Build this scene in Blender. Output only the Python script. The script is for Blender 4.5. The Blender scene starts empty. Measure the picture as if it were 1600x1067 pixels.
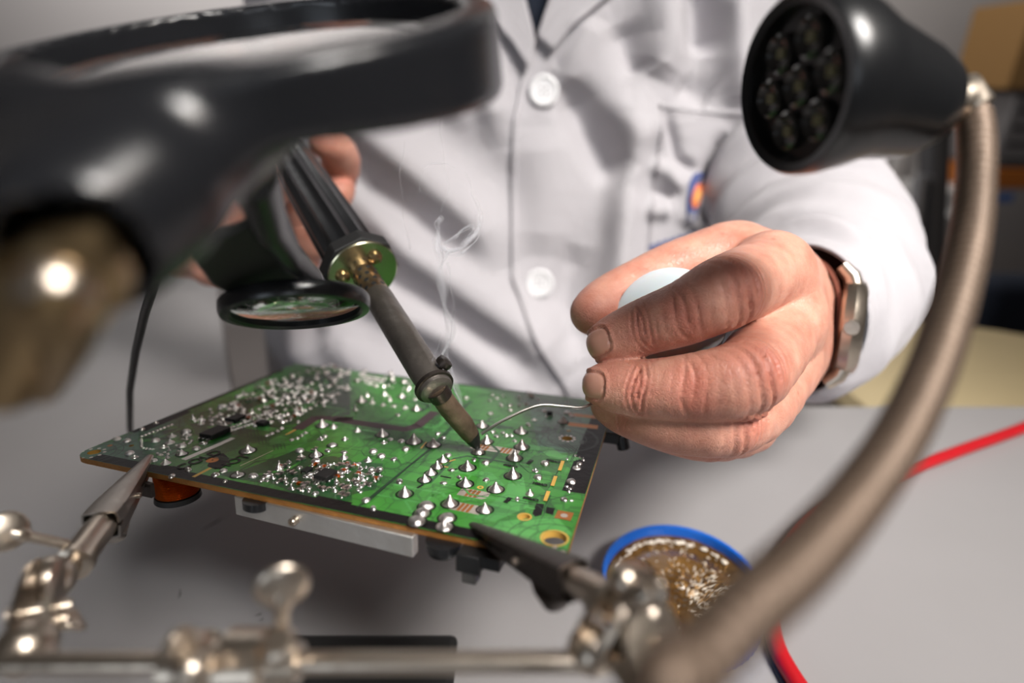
import bpy, bmesh, math, random
import numpy as np
from mathutils import Vector, Matrix
random.seed(7); np.random.seed(7)
S = 0.01                       # geometry below is written in centimetres
C = bpy.context.scene.collection
sc = bpy.context.scene
# ------------------------------------------------------------------ camera, world, lights, exposure
F = 900.0; CX, CY = 800.0, 533.5; PITCH = math.radians(24.5); H = 18.2
cp, sp = math.cos(PITCH), math.sin(PITCH)
cam_d = bpy.data.cameras.new('camera'); cam = bpy.data.objects.new('camera', cam_d); C.objects.link(cam)
cam.location = (0, 0, H*S); cam.rotation_euler = (math.pi/2-PITCH, 0, 0)
cam_d.sensor_width = 36; cam_d.lens = 36*F/1600; cam_d.clip_start = 0.005; cam_d.clip_end = 50
cam_d.dof.use_dof = True; cam_d.dof.focus_distance = 0.160; cam_d.dof.aperture_fstop = 5.2
cam_d.dof.aperture_blades = 0
sc.camera = cam
sc.view_settings.view_transform = 'Standard'; sc.view_settings.look = 'None'; sc.view_settings.gamma = 1
sc.view_settings.use_curve_mapping = False; sc.view_settings.exposure = 0.0
w = bpy.data.worlds.new('room_light'); sc.world = w; w.use_nodes = True
w.node_tree.nodes['Background'].inputs[0].default_value = (0.52, 0.46, 0.42, 1)
w.node_tree.nodes['Background'].inputs[1].default_value = 0.09
def area(name, loc, tgt, sx, sy, power, col):
    d = bpy.data.lights.new(name, 'AREA'); d.shape = 'RECTANGLE'; d.size = sx*S; d.size_y = sy*S
    d.energy = power; d.color = col
    o = bpy.data.objects.new(name, d); C.objects.link(o); o.location = Vector(loc)*S
    o.rotation_euler = (Vector(tgt)-Vector(loc)).to_track_quat('-Z', 'Y').to_euler(); return o
key = area('assumed_key_panel', (44, -24, 88), (12, 22, 8), 36, 36, 2.15, (1, .96, .92)); key.data.spread = math.radians(52)  # unseen key lamp assumed from the shadows, its beam narrowed to dim the left
area('added_wall_fill', (-90, 150, 120), (-70, 225, 30), 80, 40, 22, (1, .98, .97))  # unseen lamp, added to lighten the back wall at the left
area('added_wall_fill', (80, 150, 120), (75, 225, 10), 60, 40, 9, (1, .96, .92))  # second added lamp, lifts the dim background at the right
area('assumed_window_light', (-75, -140, 30), (-4, 12, 18), 50, 60, 2.8, (.80, .89, 1))  # unseen window behind the camera, assumed from bluish reflections on the magnifier
area('assumed_window_light', (25, -150, 45), (-4, 12, 18), 40, 60, 1.8, (.86, .92, 1))  # another unseen window panel, added for more highlight on the black housing
area('assumed_warm_light', (70, -30, 110), (0, 20, 8), 25, 25, 1.2, (1, .78, .58))  # unseen lamp, assumed from warm tones in the reflections

# ------------------------------------------------------------------ helpers
def P(u, v, d):
    a, b = (u-CX)/F, (v-CY)/F
    return Vector((a*d, d*(cp-b*sp), H-d*(sp+b*cp)))
def ray(u, v): return P(u, v, 1)-Vector((0, 0, H))
def onz(u, v, z=0.0):
    r = ray(u, v); return Vector((0, 0, H))+r*((H-z)/-r.z)
def lin(h):
    h = h.lstrip('#'); r = [int(h[i:i+2], 16)/255 for i in (0, 2, 4)]
    return tuple(c/12.92 if c <= .04045 else ((c+.055)/1.055)**2.4 for c in r)+(1,)
class NT:
    def __init__(s, name):
        s.m = bpy.data.materials.new(name); s.m.use_nodes = True; s.t = s.m.node_tree
        s.b = s.t.nodes['Principled BSDF']
    def n(s, typ, **k):
        x = s.t.nodes.new(typ)
        for a, b in k.items():
            if a.startswith('i_'): x.inputs[a[2:].replace('_', ' ')].default_value = b
            else: setattr(x, a, b)
        return x
    def l(s, a, b): s.t.links.new(a, b)
def mat(name, col, rough=.5, metal=0, bump=0, bscale=50, var=0, vscale=8, **k):
    """plain material with a little procedural colour variation and surface bump"""
    g = NT(name); b = g.b; c = lin(col) if isinstance(col, str) else col
    b.inputs['Roughness'].default_value = rough; b.inputs['Metallic'].default_value = metal
    for a, v in k.items(): b.inputs[a.replace('_', ' ')].default_value = v
    tc = g.n('ShaderNodeTexCoord')
    nz = g.n('ShaderNodeTexNoise', i_Scale=vscale/S*.1, i_Detail=4.0); g.l(tc.outputs['Object'], nz.inputs['Vector'])
    mx = g.n('ShaderNodeMixRGB'); mx.inputs[1].default_value = tuple(x*(1-var) for x in c[:3])+(1,)
    mx.inputs[2].default_value = tuple(min(1, x*(1+var)) for x in c[:3])+(1,)
    g.l(nz.outputs['Fac'], mx.inputs[0]); g.l(mx.outputs[0], b.inputs['Base Color'])
    if bump:
        n2 = g.n('ShaderNodeTexNoise', i_Scale=bscale/S*.1, i_Detail=3.0); g.l(tc.outputs['Object'], n2.inputs['Vector'])
        bp = g.n('ShaderNodeBump', i_Strength=bump, i_Distance=.0006); g.l(n2.outputs['Fac'], bp.inputs['Height']); g.l(bp.outputs[0], b.inputs['Normal'])
    return g.m
class MB:
    def __init__(s): s.v = []; s.f = []; s.mi = []; s.mats = []
    def add(s, vs, fs, m=None):
        o = len(s.v); s.v += [Vector(x) for x in vs]
        if m is not None and m not in s.mats: s.mats.append(m)
        k = s.mats.index(m) if m is not None else 0
        for f in fs: s.f.append([i+o for i in f]); s.mi.append(k)
        return s
    def build(s, name, m=None, parent=None, sharp=35, local=False):
        base = Vector((0, 0, 0))
        if parent is not None and not local: base = wloc(parent)
        me = bpy.data.meshes.new(name); me.from_pydata([tuple((x-base)*S) for x in s.v], [], s.f)
        ms = s.mats if s.mats else [m]
        for q in ms: me.materials.append(q)
        me.polygons.foreach_set('material_index', s.mi if s.mats else [0]*len(s.f))
        me.polygons.foreach_set('use_smooth', [True]*len(s.f)); me.update()
        bm = bmesh.new(); bm.from_mesh(me); bmesh.ops.recalc_face_normals(bm, faces=bm.faces); bm.to_mesh(me); bm.free()
        me.set_sharp_from_angle(angle=math.radians(sharp))
        o = bpy.data.objects.new(name, me); C.objects.link(o)
        if parent is not None: o.parent = parent
        return o
def wloc(o):
    p = Vector((0, 0, 0))
    while o is not None: p += Vector(o.location); o = o.parent
    return p/S
def thing(name, label, cat, loc=(0, 0, 0), group=None):
    o = bpy.data.objects.new(name, None); C.objects.link(o); o.location = Vector(loc)*S; o.empty_display_size = .01
    return tag(o, label, cat, group)
def tag(o, label, cat, group=None, kind=None):
    o['label'] = label; o['category'] = cat
    if group: o['group'] = group
    if kind: o['kind'] = kind
    return o
def frame(n, up=(0, 0, 1)):
    n = Vector(n).normalized(); x = Vector(up).cross(n)
    if x.length < 1e-4: x = Vector((1, 0, 0)).cross(n)
    x.normalize(); return x, n.cross(x), n
def tube(path, rad, n=16, cap=True, sx=1.0, up=(0, 0, 1)):
    path = [Vector(p) for p in path]; vs = []; fs = []
    if not hasattr(rad, '__len__'): rad = [rad]*len(path)
    x = None
    for i, p in enumerate(path):
        t = (path[min(i+1, len(path)-1)]-path[max(i-1, 0)]).normalized()
        if x is None: x, y, _ = frame(t, up)
        else:
            x = (x-t*x.dot(t)).normalized(); y = t.cross(x)
        for k in range(n):
            a = 2*math.pi*k/n; vs.append(p+(x*math.cos(a)*sx+y*math.sin(a))*rad[i])
    for i in range(len(path)-1):
        for k in range(n):
            a = i*n+k; b = i*n+(k+1) % n; fs.append([a, b, b+n, a+n])
    if cap:
        fs.append(list(range(n))[::-1]); fs.append([(len(path)-1)*n+k for k in range(n)])
    return vs, fs
def lathe(c, nrm, prof, n=32, up=(0, 0, 1), closed=False):
    """profile of (radius, height along nrm)"""
    c = Vector(c); x, y, z = frame(nrm, up); vs = []; fs = []
    for r, h in prof:
        for k in range(n):
            a = 2*math.pi*k/n; vs.append(c+z*h+(x*math.cos(a)+y*math.sin(a))*r)
    m = len(prof)
    for i in range(m if closed else m-1):
        for k in range(n):
            a = i*n+k; b = i*n+(k+1) % n; j = (i+1) % m; fs.append([a, b, j*n+(k+1) % n, j*n+k])
    if not closed:
        if prof[0][0] > 1e-6: fs.append(list(range(n)))
        if prof[-1][0] > 1e-6: fs.append([(m-1)*n+k for k in range(n)])
    return vs, fs
def box(c, hx, hy, hz, ax=None):
    c = Vector(c); X, Y, Z = ax if ax else (Vector((1, 0, 0)), Vector((0, 1, 0)), Vector((0, 0, 1)))
    vs = [c+X*(hx*i)+Y*(hy*j)+Z*(hz*k) for k in (-1, 1) for j in (-1, 1) for i in (-1, 1)]
    return vs, [[0, 1, 3, 2], [4, 6, 7, 5], [0, 4, 5, 1], [2, 3, 7, 6], [0, 2, 6, 4], [1, 5, 7, 3]]
def sph(c, r, n=16, m=10, ax=None, sc_=(1, 1, 1)):
    c = Vector(c); X, Y, Z = ax if ax else (Vector((1, 0, 0)), Vector((0, 1, 0)), Vector((0, 0, 1)))
    prof = [(math.sin(math.pi*i/m), -math.cos(math.pi*i/m)) for i in range(m+1)]
    vs = []; fs = []
    for a, b in prof:
        for k in range(n):
            q = 2*math.pi*k/n; vs.append(c+(X*(a*math.cos(q)*sc_[0])+Y*(a*math.sin(q)*sc_[1])+Z*(b*sc_[2]))*r)
    for i in range(m):
        for k in range(n):
            fs.append([i*n+k, i*n+(k+1) % n, (i+1)*n+(k+1) % n, (i+1)*n+k])
    return vs, fs
def bev(o, wd=.05, seg=2):
    b = o.modifiers.new('bevel', 'BEVEL'); b.width = wd*S; b.segments = seg; b.limit_method = 'ANGLE'; b.angle_limit = math.radians(40); return o
def spline(pts, k=8):
    """Catmull-Rom through points (any tuple size)"""
    A = [np.array(p, float) for p in pts]; A = [2*A[0]-A[1]]+A+[2*A[-1]-A[-2]]; out = []
    for i in range(1, len(A)-2):
        for j in range(k):
            t = j/k; p0, p1, p2, p3 = A[i-1:i+3]
            out.append(.5*((2*p1)+(-p0+p2)*t+(2*p0-5*p1+4*p2-p3)*t*t+(-p0+3*p1-3*p2+p3)*t**3))
    out.append(A[-2]); return out
def pspline(pts, k=8): return [P(*q) for q in spline(pts, k)]
def struct(o): o['kind'] = 'structure'; return o

# ---- signed-distance modelling for organic shapes (capsule chains blended, then surface nets)
def chain_sd(X, chain):
    """rounded cones between successive (x,y,z,r)"""
    d = np.full(X.shape[:-1], 1e3, np.float32)
    for (a, b) in zip(chain[:-1], chain[1:]):
        pa, pb = np.array(a[:3], np.float32), np.array(b[:3], np.float32); ab = pb-pa
        t = np.clip(((X-pa)@ab)/max(float(ab@ab), 1e-9), 0, 1)
        q = np.linalg.norm(X-pa-t[..., None]*ab, axis=-1)-(a[3]+(b[3]-a[3])*t)
        d = np.minimum(d, q) if d.min() > 900 else smin(d, q, .12)
    return d
def smin(a, b, k):
    h = np.maximum(k-np.abs(a-b), 0)/k; return np.minimum(a, b)-h*h*k*.25
def nets(sdf, lo, hi, vox, blk=20):
    lo = np.array(lo); n = np.ceil((np.array(hi)-lo)/vox).astype(int)+1
    V = np.full(n, 1.0, np.float32); hr = blk*vox*.5*1.75+vox
    for i in range(0, n[0], blk):
        for j in range(0, n[1], blk):
            cz = np.arange(0, n[2], blk)
            ctr = np.stack([np.full(len(cz), lo[0]+(i+blk/2)*vox), np.full(len(cz), lo[1]+(j+blk/2)*vox), lo[2]+(cz+blk/2)*vox], -1).astype(np.float32)
            dc = sdf(ctr)
            for k, dd in zip(cz, dc):
                e = [min(blk, n[0]-i), min(blk, n[1]-j), min(blk, n[2]-k)]
                if abs(dd) > hr+.6: V[i:i+e[0], j:j+e[1], k:k+e[2]] = dd; continue
                g = np.stack(np.meshgrid(*[lo[q]+(np.arange(e[q])+(i, j, k)[q])*vox for q in range(3)], indexing='ij'), -1).astype(np.float32)
                V[i:i+e[0], j:j+e[1], k:k+e[2]] = sdf(g)
    N = V.shape; m = tuple(x-1 for x in N)
    acc = np.zeros(m+(3,), np.float32); cnt = np.zeros(m, np.float32)
    offs = [(0, 0, 0), (1, 0, 0), (0, 1, 0), (1, 1, 0), (0, 0, 1), (1, 0, 1), (0, 1, 1), (1, 1, 1)]
    sub = [V[a:a+m[0], b:b+m[1], c:c+m[2]] for a, b, c in offs]
    for a in range(8):
        for b in range(a+1, 8):
            da = np.array(offs[b])-np.array(offs[a])
            if np.abs(da).sum() != 1: continue
            s = (sub[a] > 0) != (sub[b] > 0)
            t = np.where(s, sub[a]/np.where(s, sub[a]-sub[b], 1), 0)
            p = np.array(offs[a], np.float32)+t[..., None]*da
            acc += np.where(s[..., None], p, 0); cnt += s
    act = cnt > 0; idx = np.full(m, -1, np.int64); idx[act] = np.arange(act.sum())
    base = np.stack(np.nonzero(act), -1); verts = lo+(base+acc[act]/cnt[act][:, None])*vox
    faces = []
    for ax in range(3):
        sl0 = [slice(1, -1)]*3; A0 = [slice(1, -1)]*3; A1 = [slice(1, -1)]*3
        A0[ax] = slice(0, -1); A1[ax] = slice(1, None)
        a = V[tuple(A0)] > 0; b = V[tuple(A1)] > 0; ch = a != b
        I = np.stack(np.nonzero(ch), -1)
        if len(I) == 0: continue
        off = np.array([1, 1, 1]); off[ax] = 0; I = I+off
        u, v = [q for q in range(3) if q != ax]
        du = np.zeros(3, int); du[u] = 1; dv = np.zeros(3, int); dv[v] = 1
        q = [I, I-du, I-du-dv, I-dv]
        fidx = np.stack([idx[x[:, 0], x[:, 1], x[:, 2]] for x in q], -1)
        flip = a[tuple((I-off).T)] ^ (ax == 1)
        fidx[flip] = fidx[flip][:, ::-1]; faces.append(fidx[(fidx >= 0).all(1)])
    return verts, np.concatenate(faces)
def vnormals(v, f):
    n = np.cross(v[f[:, 2]]-v[f[:, 0]], v[f[:, 3]]-v[f[:, 1]]); out = np.zeros_like(v)
    for k in range(4): np.add.at(out, f[:, k], n)
    return out/np.maximum(np.linalg.norm(out, axis=1, keepdims=True), 1e-9)

# ------------------------------------------------------------------ materials
M = {}
M['chrome'] = mat('nickel_plated_steel', '#c9bdae', .32, 1, .25, 25, .12, 6)
M['steel'] = mat('worn_steel', '#b9b2aa', .34, 1, .3, 30, .2, 8)
M['dark_steel'] = mat('blackened_steel', '#4b4440', .42, .9, .4, 30, .3, 8)
M['black_plastic'] = mat('black_plastic', '#17181a', .27, 0, .1, 20, .1)
M['matte_black'] = mat('matte_black', '#101010', .6, 0, .2, 30, .1)
M['solder'] = mat('solder', '#e2dedb', .28, 1, .35, 60, .12, 20)
M['alu'] = mat('brushed_aluminium', '#d4d1cc', .5, 1, .3, 40, .08, 20)
M['copper'] = mat('enamelled_copper', '#c05a12', .25, .8, .1, 20, .2, 20)
M['brass'] = mat('brass', '#a08a68', .32, 1, .2, 20, .15)
M['white_plastic'] = mat('white_plastic', '#e8e8ea', .35, 0, .05, 20, .02)
M['blue_plastic'] = mat('blue_plastic', '#0d58b4', .3, 0, .1, 20, .08)
M['red_rubber'] = mat('red_rubber', '#ad111b', .38, 0, .1, 20, .08)
M['black_rubber'] = mat('black_rubber', '#0c0c0d', .4, 0, .1, 20)
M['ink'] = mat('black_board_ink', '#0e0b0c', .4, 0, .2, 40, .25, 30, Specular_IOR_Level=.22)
M['gold'] = mat('bare_board_slot', '#caa04a', .45, .1, .2, 40, .2, 20)
M['pad_orange'] = mat('bare_copper_pad', '#b8743a', .35, .6, .2, 40, .2, 20)
M['pad_white'] = mat('tinned_pad', '#d6ccc0', .3, .7, .2, 40, .1, 20)
M['fr4'] = mat('brown_board_core', '#8a5c26', .6, 0, .5, 60, .3, 30)
M['navy'] = mat('navy_cloth', '#131c2c', .9, 0, .3, 60, .2)
M['glass'] = None

# ------------------------------------------------------------------ room and table
def room():
    wl = struct(MB().add(*box((0, 225, 60), 260, 4, 140)).build('wall_back', mat('wall_paint', '#aaa5a3', .8, 0, .1, 5, .04, .2)))
    struct(MB().add(*box((0, 60, -78), 260, 170, 3)).build('floor', mat('floor_vinyl', '#6d6764', .5, 0, .1, 5, .1, .3)))
    # tabletop: L-shaped, man sits in the inner corner
    g = NT('grey_laminate'); b = g.b; b.inputs['Roughness'].default_value = .3; b.inputs['Specular IOR Level'].default_value = .45
    tc = g.n('ShaderNodeTexCoord'); nz = g.n('ShaderNodeTexNoise', i_Scale=300.0, i_Detail=5.0); g.l(tc.outputs['Object'], nz.inputs[0])
    n2 = g.n('ShaderNodeTexNoise', i_Scale=900.0, i_Detail=2.0); g.l(tc.outputs['Object'], n2.inputs[0])
    r = g.n('ShaderNodeValToRGB'); r.color_ramp.elements[0].position = .74; r.color_ramp.elements[1].position = .8
    r.color_ramp.elements[0].color = (0, 0, 0, 1); r.color_ramp.elements[1].color = (1, 1, 1, 1); g.l(n2.outputs[0], r.inputs[0])
    n3 = g.n('ShaderNodeTexNoise', i_Scale=14.0, i_Detail=4.0); g.l(tc.outputs['Object'], n3.inputs[0])
    m1 = g.n('ShaderNodeMixRGB'); m1.inputs[1].default_value = lin('#8c8a8a'); m1.inputs[2].default_value = lin('#939192'); g.l(n3.outputs[0], m1.inputs[0])
    m2 = g.n('ShaderNodeMixRGB'); m2.inputs[2].default_value = lin('#8a8480'); g.l(r.outputs[0], m2.inputs[0]); g.l(m1.outputs[0], m2.inputs[1])
    g.l(m2.outputs[0], b.inputs['Base Color'])
    bp = g.n('ShaderNodeBump', i_Strength=.05, i_Distance=.0005); g.l(nz.outputs[0], bp.inputs['Height']); g.l(bp.outputs[0], b.inputs['Normal'])
    rr = g.n('ShaderNodeMapRange'); rr.inputs[3].default_value = .26; rr.inputs[4].default_value = .4; g.l(n3.outputs[0], rr.inputs[0]); g.l(rr.outputs[0], b.inputs['Roughness'])
    t = thing('workbench', 'light grey laminate workbench under the circuit board and the red cable', 'table', (0, 10, -75))
    ye = onz(1100, 634).y
    out = [(75, -30), (75, ye), (-17, ye), (-24, 44), (-33, 62), (-80, 62), (-80, -30)]
    vs = [(x, y, 0) for x, y in out]+[(x, y, -2.5) for x, y in out]; n = len(out)
    fs = [list(range(n)), list(range(2*n-1, n-1, -1))]+[[i, i+n, (i+1) % n+n, (i+1) % n] for i in range(n)]
    o = MB().add(vs, fs).build('tabletop', g.m, t); bev(o, .15, 3)
    for x, y in ((70, -25), (70, ye-5), (-75, -25), (-75, 55)):
        MB().add(*box((x, y, -38.75), 2, 2, 36.25)).build('leg', M['steel'], t)
    # pencil and burn marks on the table near the board
    for (u, v, a, l) in ((332, 818, .9, .9), (280, 927, -1.2, .5), (403, 960, .5, .25), (408, 968, 1.0, .2)):
        p = onz(u, v, .012); dx = Vector((math.cos(a), math.sin(a), 0))
        MB().add(*tube([p-dx*l*.5, p+dx*l*.1+Vector((.04, 0, 0)), p+dx*l*.5], [.006, .02, .006], 6)).build('burn_mark', M['ink'], t)
    return ye
YE = room()

def background():
    # chair behind the man, its beige seat showing beyond the table edge
    seat = mat('beige_vinyl', '#c9b78e', .5, 0, .2, 10, .06, 2)
    c = onz(1470, 610, -12); t = thing('stool', 'round beige padded stool beyond the far table edge at the right', 'stool', (c.x, 52, -75))
    sz = -8
    MB().add(*lathe((c.x+3, 47, sz-4), (0, 0, 1), [(0, 0), (15, 0), (17, 1), (17.5, 2.2), (17, 3.4), (15, 4), (0, 4.3)], 48)).build('seat', seat, t)
    MB().add(*tube([(c.x+3, 47, sz-4), (c.x+3, 47, -72)], 2.2, 20)).build('post', M['steel'], t)
    MB().add(*lathe((c.x+3, 47, -75), (0, 0, 1), [(20, 0), (20, 1), (4, 3), (0, 3)], 40)).build('base', M['steel'], t)
    # grey upright frame
    t = thing('steel_frame', 'grey metal upright frame between the sleeve and the lamp neck', 'frame', (48, 95, -75))
    fm = mat('grey_frame_paint', '#8d8d90', .4, .4, .1, 10, .05)
    for (u0, v0, u1, v1) in ((1438, 280, 1405, 560),):
        MB().add(*tube([P(u0, v0, 95), P(u1, v1, 95), P(u1-30, v1+300, 95)], 1.1, 12)).build('upright', fm, t)
    MB().add(*tube([P(1462, 190, 97), P(1440, 620, 97), P(1430, 800, 97)], 2.2, 12)).build('upright', mat('dark_frame_paint', '#4b4a4c', .5, .2), t)
    MB().add(*tube([P(1470, 285, 97), P(1438, 280, 95)], .9, 12)).build('top_rail', fm, t)
    # dark navy chair back at the right
    t = thing('office_chair', 'dark navy upholstered chair at the right beyond the lamp neck', 'chair', (P(1590, 500, 110).x, 100, -75))
    q = P(1590, 500, 110)
    o = MB().add(*box((q.x+5, q.y, q.z-4), 15, 4, 13)).build('backrest', M['navy'], t); bev(o, 3, 4)
    o = MB().add(*box((q.x+5, q.y-20, q.z-30), 20, 18, 4)).build('seat', M['navy'], t); bev(o, 3, 4)
    MB().add(*tube([(q.x+5, q.y+2, q.z-10), (q.x+5, q.y+4, q.z-30)], 2, 12)).build('stem', M['matte_black'], t)
    MB().add(*tube([(q.x+5, q.y-20, q.z-30), (q.x+5, q.y-20, -74)], 2.5, 12)).build('post', M['matte_black'], t)
    MB().add(*lathe((q.x+5, q.y-20, -75), (0, 0, 1), [(22, 0), (22, 1.5), (4, 4), (0, 4)], 40)).build('base', M['matte_black'], t)
    # shelf with things
    d = 170.0
    def at(u, v): return P(u, v, d)
    a = at(1500, 320); y = a.y
    sh = thing('storage_shelf', 'white metal shelf along the back wall at the right', 'shelf', (a.x+30, 175, -75))
    wm = mat('shelf_white', '#c8c6c4', .5, 0, .1, 5, .04); x0, x1 = at(1522, 300).x, 130
    zs = [at(1540, 325).z, at(1540, 262).z]
    yb = y
    zA = at(1560, 300).z; zB = at(1560, 262).z
    for z in (zA-6, zA-50):
        MB().add(*box(((x0+x1)/2, yb+14, z), (x1-x0)/2, 16, 1)).build('shelf_board', wm, sh)
    for x in (x0+1.2, x1-1.2):
        MB().add(*box((x, yb+29, (zA-75)/2+15), 1.2, 1.2, (zA+75)/2+15)).build('upright', wm, sh)
    o = MB().add(*box(((x0+x1)/2, yb+12, zA-2.2), (x1-x0)/2-3, 11, 2.7)).build('storage_tray', wm); bev(o, .5)
    tag(o, 'white tray with blue label on the shelf at the right', 'tray')
    lb = MB().add(*box((at(1567, 300).x, yb+.8, zA-1.5), 3, .2, 1.2)).build('label_sticker', mat('blue_label', '#3c5f9a', .5), o)
    o = MB().add(*box((x0+26, yb+14, zA+3.6), 24, 11, 3.0)).build('storage_case', mat('orange_case', '#a85f1e', .5, 0, .1, 5, .06)); bev(o, .6)
    tag(o, 'flat orange case on the white tray on the shelf', 'case')
    o = MB().add(*box((x0+27, yb+14, zA+17.2), 23, 11, 10.4)).build('equipment_box', mat('grey_equipment', '#6f6c6c', .5, 0, .1, 5, .06)); bev(o, .8)
    tag(o, 'grey equipment box standing on the orange case', 'box')
    for k in range(4): MB().add(*box((x0+27, yb+2.9, zA+9+k*4.5), 21, .2, .25)).build('vent_slot', M['matte_black'], o)
    o = MB().add(*box((x0+24, yb+13, zA+38.6), 24, 11, 10.8)).build('cardboard_box', mat('cardboard', '#8d6a3c', .8, 0, .3, 10, .08)); bev(o, .3)
    tag(o, 'brown cardboard box on top of the grey equipment box', 'box')
    MB().add(*box((x0+24, yb+1.9, zA+38.6), 2.5, .12, 10.6)).build('packing_tape', mat('packing_tape', '#a5814f', .3), o)
background()

# ------------------------------------------------------------------ circuit board
def board():
    cor = [(112, 712), (462, 568), (960, 629), (884, 872)]
    R = [np.array([(u-CX)/F, (v-CY)/F, 1]) for u, v in cor]
    s = np.linalg.solve(np.c_[R[0], -R[1], R[2]], R[3])
    k = 12.3; dep = [s[0]*k, s[1]*k, s[2]*k, k]
    A, B, Cc, D = [P(u, v, d) for (u, v), d in zip(cor, dep)]
    e1 = (D-A); L1 = e1.length; e1.normalize(); n = (D-A).cross(B-A).normalized(); e2 = n.cross(e1); L2 = (B-A).length
    return A, B, Cc, D, e1, e2, n
BA, BB, BC, BD, E1, E2, BN = board()
def bp(u, v):
    """image point -> (x,y) in the board's own axes"""
    r = ray(u, v); o = Vector((0, 0, H)); t = (BA-o).dot(BN)/r.dot(BN); p = o+r*t-BA
    return p.dot(E1), p.dot(E2)
def bw(x, y, h=0): return BA+E1*x+E2*y+BN*h
AX = (E1, E2, BN)
def c5(x, y): return bp(100+x/3.5556, 550+y/3.5556)
def c6(x, y): return bp(520+x/3.5556, 550+y/3.5556)
TH = .16
def build_board():
    def mask(name, c0, c1, gap=.5):
        g = NT(name); b = g.b; b.inputs['Roughness'].default_value = .3; b.inputs['Coat Weight'].default_value = .25; b.inputs['Coat Roughness'].default_value = .14
        tc = g.n('ShaderNodeTexCoord'); nz = g.n('ShaderNodeTexNoise', i_Scale=45.0, i_Detail=5.0); g.l(tc.outputs['Object'], nz.inputs[0])
        r = g.n('ShaderNodeValToRGB'); e = r.color_ramp.elements
        e[0].position = .35; e[0].color = lin(c0); e[1].position = .65; e[1].color = lin(c1); g.l(nz.outputs[0], r.inputs[0]); last = r.outputs[0]
        rot = g.n('ShaderNodeMapping'); rot.inputs['Rotation'].default_value = (0, 0, .31); g.l(tc.outputs['Object'], rot.inputs[0])
        for sc_, th_, f_ in ((75.0, .035, gap), (190.0, .05, gap*.75)):
            v = g.n('ShaderNodeTexVoronoi', i_Scale=sc_, distance='CHEBYCHEV', feature='F1'); g.l(rot.outputs[0], v.inputs['Vector'])
            v2 = g.n('ShaderNodeTexVoronoi', i_Scale=sc_, distance='CHEBYCHEV', feature='F2'); g.l(rot.outputs[0], v2.inputs['Vector'])
            df = g.n('ShaderNodeMath', operation='SUBTRACT'); g.l(v2.outputs['Distance'], df.inputs[0]); g.l(v.outputs['Distance'], df.inputs[1])
            lt = g.n('ShaderNodeMath', operation='LESS_THAN'); lt.inputs[1].default_value = th_; g.l(df.outputs[0], lt.inputs[0])
            mu = g.n('ShaderNodeMath', operation='MULTIPLY'); mu.inputs[1].default_value = f_; g.l(lt.outputs[0], mu.inputs[0])
            mx = g.n('ShaderNodeMixRGB'); mx.inputs[2].default_value = lin('#0b2a14'); g.l(mu.outputs[0], mx.inputs[0]); g.l(last, mx.inputs[1]); last = mx.outputs[0]
        g.l(last, b.inputs['Base Color'])
        n2 = g.n('ShaderNodeTexNoise', i_Scale=260.0, i_Detail=3.0); g.l(tc.outputs['Object'], n2.inputs[0])
        q = g.n('ShaderNodeBump', i_Strength=.15, i_Distance=.0004); g.l(n2.outputs[0], q.inputs['Height']); g.l(q.outputs[0], b.inputs['Normal'])
        return g.m
    green = mask('green_solder_mask', '#1c5a1c', '#35802a')
    bright = mask('bright_green_mask', '#2a7420', '#3f8c32', .35)
    bright2 = mask('pale_green_mask', '#38813a', '#4e9a48', .35)
    dark = mask('dark_green_mask', '#0e3318', '#1d5527')
    teal = mask('grey_green_tint', '#2a6040', '#457e58')
    maroon = mat('bare_isolation_strip', '#3b282d', .4, 0, .1, 40, .2, 12)
    line = mat('thin_dark_line', '#10301a', .35)
    t = thing('circuit_board', 'green circuit board solder side up, gripped by two clips', 'circuit board', (bw(7, 4, 0)))
    # outline with the two rounded corners, holes
    a, b2, c, d = [(p-BA) for p in (BA, BB, BC, BD)]
    a, b2, c, d = [(p.dot(E1), p.dot(E2)) for p in (a, b2, c, d)]
    def rc(p, q, r_, rad, n=7):
        q = Vector(q); u = (Vector(p)-q).normalized(); w_ = (Vector(r_)-q).normalized(); s = q+u*rad; e_ = q+w_*rad
        return [((1-t_)**2*s+2*t_*(1-t_)*q+t_**2*e_) for t_ in [i/n for i in range(n+1)]]
    out = rc(b2, a, d, .55)+rc(a, d, c, .2)+rc(d, c, b2, .2)+rc(c, b2, a, .25)
    holes = []
    for (p, r_) in ((c5(168, 556), .17), (c6(1302, 480), .17), (c6(1232, 1033), .28), (c6(1065, 915), .13), (c6(1215, 1125), .2), (c5(375, 520), .07)):
        holes.append([Vector(p)+Vector((math.cos(k*math.pi/12), math.sin(k*math.pi/12)))*r_ for k in range(24)])
    bm = bmesh.new(); es = []
    for lp in [out]+holes:
        v = [bm.verts.new((q[0], q[1], 0)) for q in lp]
        es += [bm.edges.new((v[i], v[(i+1) % len(v)])) for i in range(len(v))]
    bmesh.ops.triangle_fill(bm, edges=es, use_beauty=True, use_dissolve=False)
    tv = [tuple(v.co) for v in bm.verts]; bm.verts.index_update(); tf = [[v.index for v in f.verts] for f in bm.faces]; bm.free()
    mb = MB()
    mb.add([bw(x, y, 0) for x, y, _ in tv], tf, green)
    mb.add([bw(x, y, -TH) for x, y, _ in tv], tf, M['fr4'])
    for lp in [out]+holes:
        n = len(lp); mb.add([bw(q[0], q[1], 0) for q in lp]+[bw(q[0], q[1], -TH) for q in lp], [[i, (i+1) % n, n+(i+1) % n, n+i] for i in range(n)], M['fr4'] if lp is out else M['gold'])
    lv = [.0012]
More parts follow.
